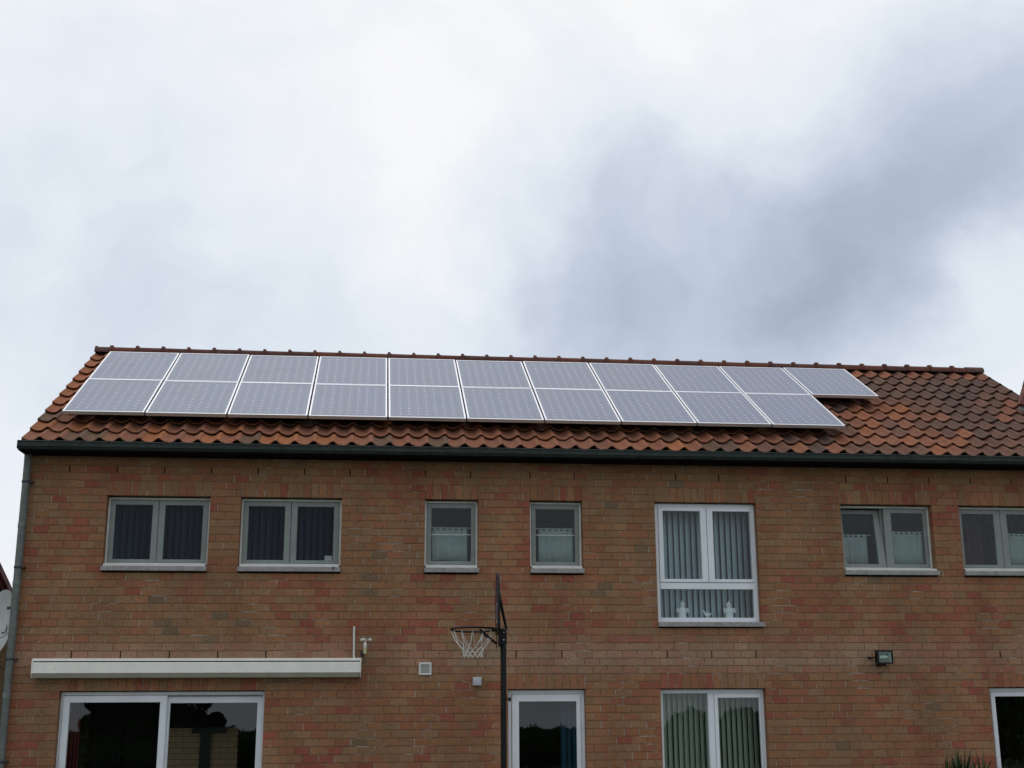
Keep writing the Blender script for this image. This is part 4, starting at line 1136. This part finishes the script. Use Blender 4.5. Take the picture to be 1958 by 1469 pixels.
# ------------------------------------------------------------------ neighbouring house at the left edge
nh = thing('neighbour_house', 'brick gable of a neighbouring house with dark red verge tiles behind the dish', 'house', (-2.9, 6.0, 0))
ud = Vector((-.33, -.944, 0)).normalized(); nd = Vector((-ud.y, ud.x, 0))      # along the gable, and away from us
if nd.x > 0: nd = -nd
def npt(u, z, d=0): 
    p = ud*u + nd*d; return (p.x, p.y, z)
EZ = 3.60; HWD = 3.6
q = MB(); ring_ = [(-1.4,0),(2*HWD,0),(2*HWD,EZ-.1),(HWD,EZ-.1+HWD),(-1.4,EZ-1.5)]
n = len(ring_); v = [npt(u,z) for u,z in ring_]+[npt(u,z,7) for u,z in ring_]
q.add(v, [tuple(range(n)), tuple(range(n,2*n))[::-1]]+[(i,(i+1)%n,n+(i+1)%n,n+i) for i in range(n)])
nw = link('wall', q.mesh('wall', mat('far_brick', (.20,.13,.07), rough=.9, nscale=18, namt=.35, dirt=((.11,.09,.05), 14, .5, .7, .6))), nh)
q = MB(); v = [npt(u,z,d) for d in (-.12,7.1) for u,z in ((-1.6,EZ-1.6),(HWD,EZ+HWD),(2*HWD+.25,EZ-.25),(2*HWD+.25,EZ-.10),(HWD,EZ+HWD+.15),(-1.6,EZ-1.45))]
q.add(v, [(0,1,4,5),(1,2,3,4),(6,11,10,7),(7,10,9,8),(0,6,7,1),(1,7,8,2),(5,4,10,11),(4,3,9,10),(0,5,11,6),(2,8,9,3)])
nr = link('roof', q.mesh('roof', mat('dark_red_roof', (.10,.03,.03), rough=.6, nscale=12, namt=.3)), nh)
q = MB(); e0 = [npt(u,z,d) for d in (-.17,-.03) for u,z in ((0,-.03),(.27,.24),(.24,.34),(-.03,.07))]
q.add(e0, [(0,1,2,3),(7,6,5,4),(0,4,5,1),(1,5,6,2),(2,6,7,3),(3,7,4,0)]); mv = q.mesh('verge_tile', M_vergetile)
for k in range(20):
    u = -1.6+k*.235; a = npt(u, EZ-1.45+.235*k)
    link('verge_tile', mv, nr, a)

# ------------------------------------------------------------------ spiky plant before the right-hand wall
pl = thing('spiky_plant', 'dark green spiky leaved plant whose tips show at the lower right', 'plant', (10.68, -1.0, 0))
q = MB(); q.lathe([(.20,.021),(.26,.30),(.27,.32),(.24,.325)], (0,0,0), 20); link('pot', q.mesh('pot', mat('clay_pot', (.2,.09,.05), rough=.8), smooth=True), pl)
q = MB(); q.tube([(0,0,.3),(.03,0,.6),(-.06,.01,.86)], [.05,.045,.04], 10); q.tube([(.02,0,.52),(.16,.02,.72),(.24,.02,.82)], [.04,.035,.03], 10); link('stem', q.mesh('stem', M_bark, smooth=True), pl)
def leaf_mesh(ln, wd, bend):
    mb = MB(); v = []; f = []
    for i in range(6):
        t_ = i/5; w_ = wd*(1-t_**2.2)*(.6+.4*min(1, t_*4)); zz = ln*t_*math.cos(bend*t_*.6); xx = ln*t_*math.sin(bend*t_*.6)
        v += [(xx, -w_/2, zz), (xx-.006*(1-t_), 0, zz), (xx, w_/2, zz)]
    for i in range(5):
        for j in (0, 1): f.append((i*3+j, i*3+j+1, i*3+j+4, i*3+j+3))
    mb.add(v, f); return mb.mesh('leaf', M_leafy, fix=False)
lms = [leaf_mesh(.56, .040, .35), leaf_mesh(.50, .036, .7), leaf_mesh(.60, .034, .15)]
lr = random.Random(5)
for hx, hz, n in ((-.06,.95,84), (.20,.92,64), (-.25,.87,56)):
    for k in range(n):
        el = lr.uniform(2, 75)*(.35+.65*lr.random()); az = lr.uniform(0, 360)
        o = link('leaf', lms[k % 3], pl, (hx+lr.uniform(-.03,.03), lr.uniform(-.03,.03), hz+lr.uniform(-.06,.04)))
        sc = lr.uniform(.75, 1.08); o.scale = (sc, sc, sc)
        o.rotation_euler = (0, R(el), R(az))

# ------------------------------------------------------------------ garden behind the viewer, mirrored in the ground-floor glass
def foliage(name, spots, n, size, m, core=.9):
    """many leaf-sized faces spread through an uneven volume"""
    mb = MB(); fr = random.Random(3)
    for (c, r_) in spots:
        mb.lathe([(max(.02, math.sin(math.pi*q/6))*core, -math.cos(math.pi*q/6)*core*r_[2]) for q in range(7)], c, 10, r_[0], r_[1])
        k_ = int(n*(r_[0]*r_[1]*r_[2])**.5)
        for _i in range(k_):
            d = Vector((fr.gauss(0,1), fr.gauss(0,1), fr.gauss(0,1))).normalized()*(fr.random()**.35)
            p = Vector((c[0]+d.x*r_[0], c[1]+d.y*r_[1], c[2]+d.z*r_[2]))
            if p.z < .02: continue
            a = Vector((fr.gauss(0,1), fr.gauss(0,1), fr.gauss(0,1))).normalized(); b = a.orthogonal().normalized()
            s = size*fr.uniform(.6,1.4); c2_ = a.cross(b)
            mb.add([p-b*s, p+c2_*s*.6, p+b*s, p-c2_*s*.6], [(0,1,2,3)])
    return mb.mesh(name, m, fix=False)
hr_ = random.Random(9)
hd = thing('garden_hedge', 'rounded dark green hedge across the garden, mirrored in the ground floor glass', 'hedge', (6, -23, 0))
spots = []
x = -16
while x < 36:
    h = 1.15+.18*hr_.random()
    for cx_, hh, ww in ((13.4,1.80,.75),(15.0,1.82,.85),(7.4,1.34,.6),(10.2,1.36,.6),(17.2,1.5,1),(25,2.75,4.5)):
        h = max(h, hh-.5*((x-cx_)/ww)**2)
    spots.append(((x-6, 0, h*.5), (.55, .7, h*.52))); x += .42
hedge_spots = spots
link('foliage', foliage('foliage', spots, 1500, .045, M_foliage, core=.93), hd)
q = MB()
for k in range(26): q.tube([(-21+k*1.7,0,0),(-21+k*1.7,0,.9)], .03, 6)
link('stem', q.mesh('stem', M_bark), hd)
tr = thing('garden_tree', 'broad dark garden tree mirrored in the sliding door', 'tree', (-3.3, -23.6, 0))
spots = [((0,0,2.4),(1.75,1.5,2.0))]
for k in range(60):
    a = hr_.uniform(0, 6.28); z = hr_.uniform(.7, 4.6); rr_ = 1.9*math.sqrt(max(.1, 1-((z-2.2)/2.9)**2))
    q_ = hr_.uniform(.18,.55); rr_ *= hr_.uniform(.85,1.18); spots.append(((rr_*math.cos(a), rr_*.6*math.sin(a), z), (q_, q_*.9, q_*.85)))
link('crown', foliage('crown', spots, 6500, .06, M_foliage, core=.55), tr)
q = MB(); q.tube([(0,0,0),(.05,0,1.2),(0,.1,2.4),(.1,0,3.6)], [.17,.13,.09,.04], 10); q.tube([(.03,0,1.2),(.9,.1,2.4)], [.08,.03], 8); q.tube([(.03,0,1.4),(-1,-.1,2.5)], [.08,.03], 8)
link('trunk', q.mesh('trunk', M_bark), tr)
print('bricks', len(BR), 'tiles', len(TI), 'visible tiles', len(vis))
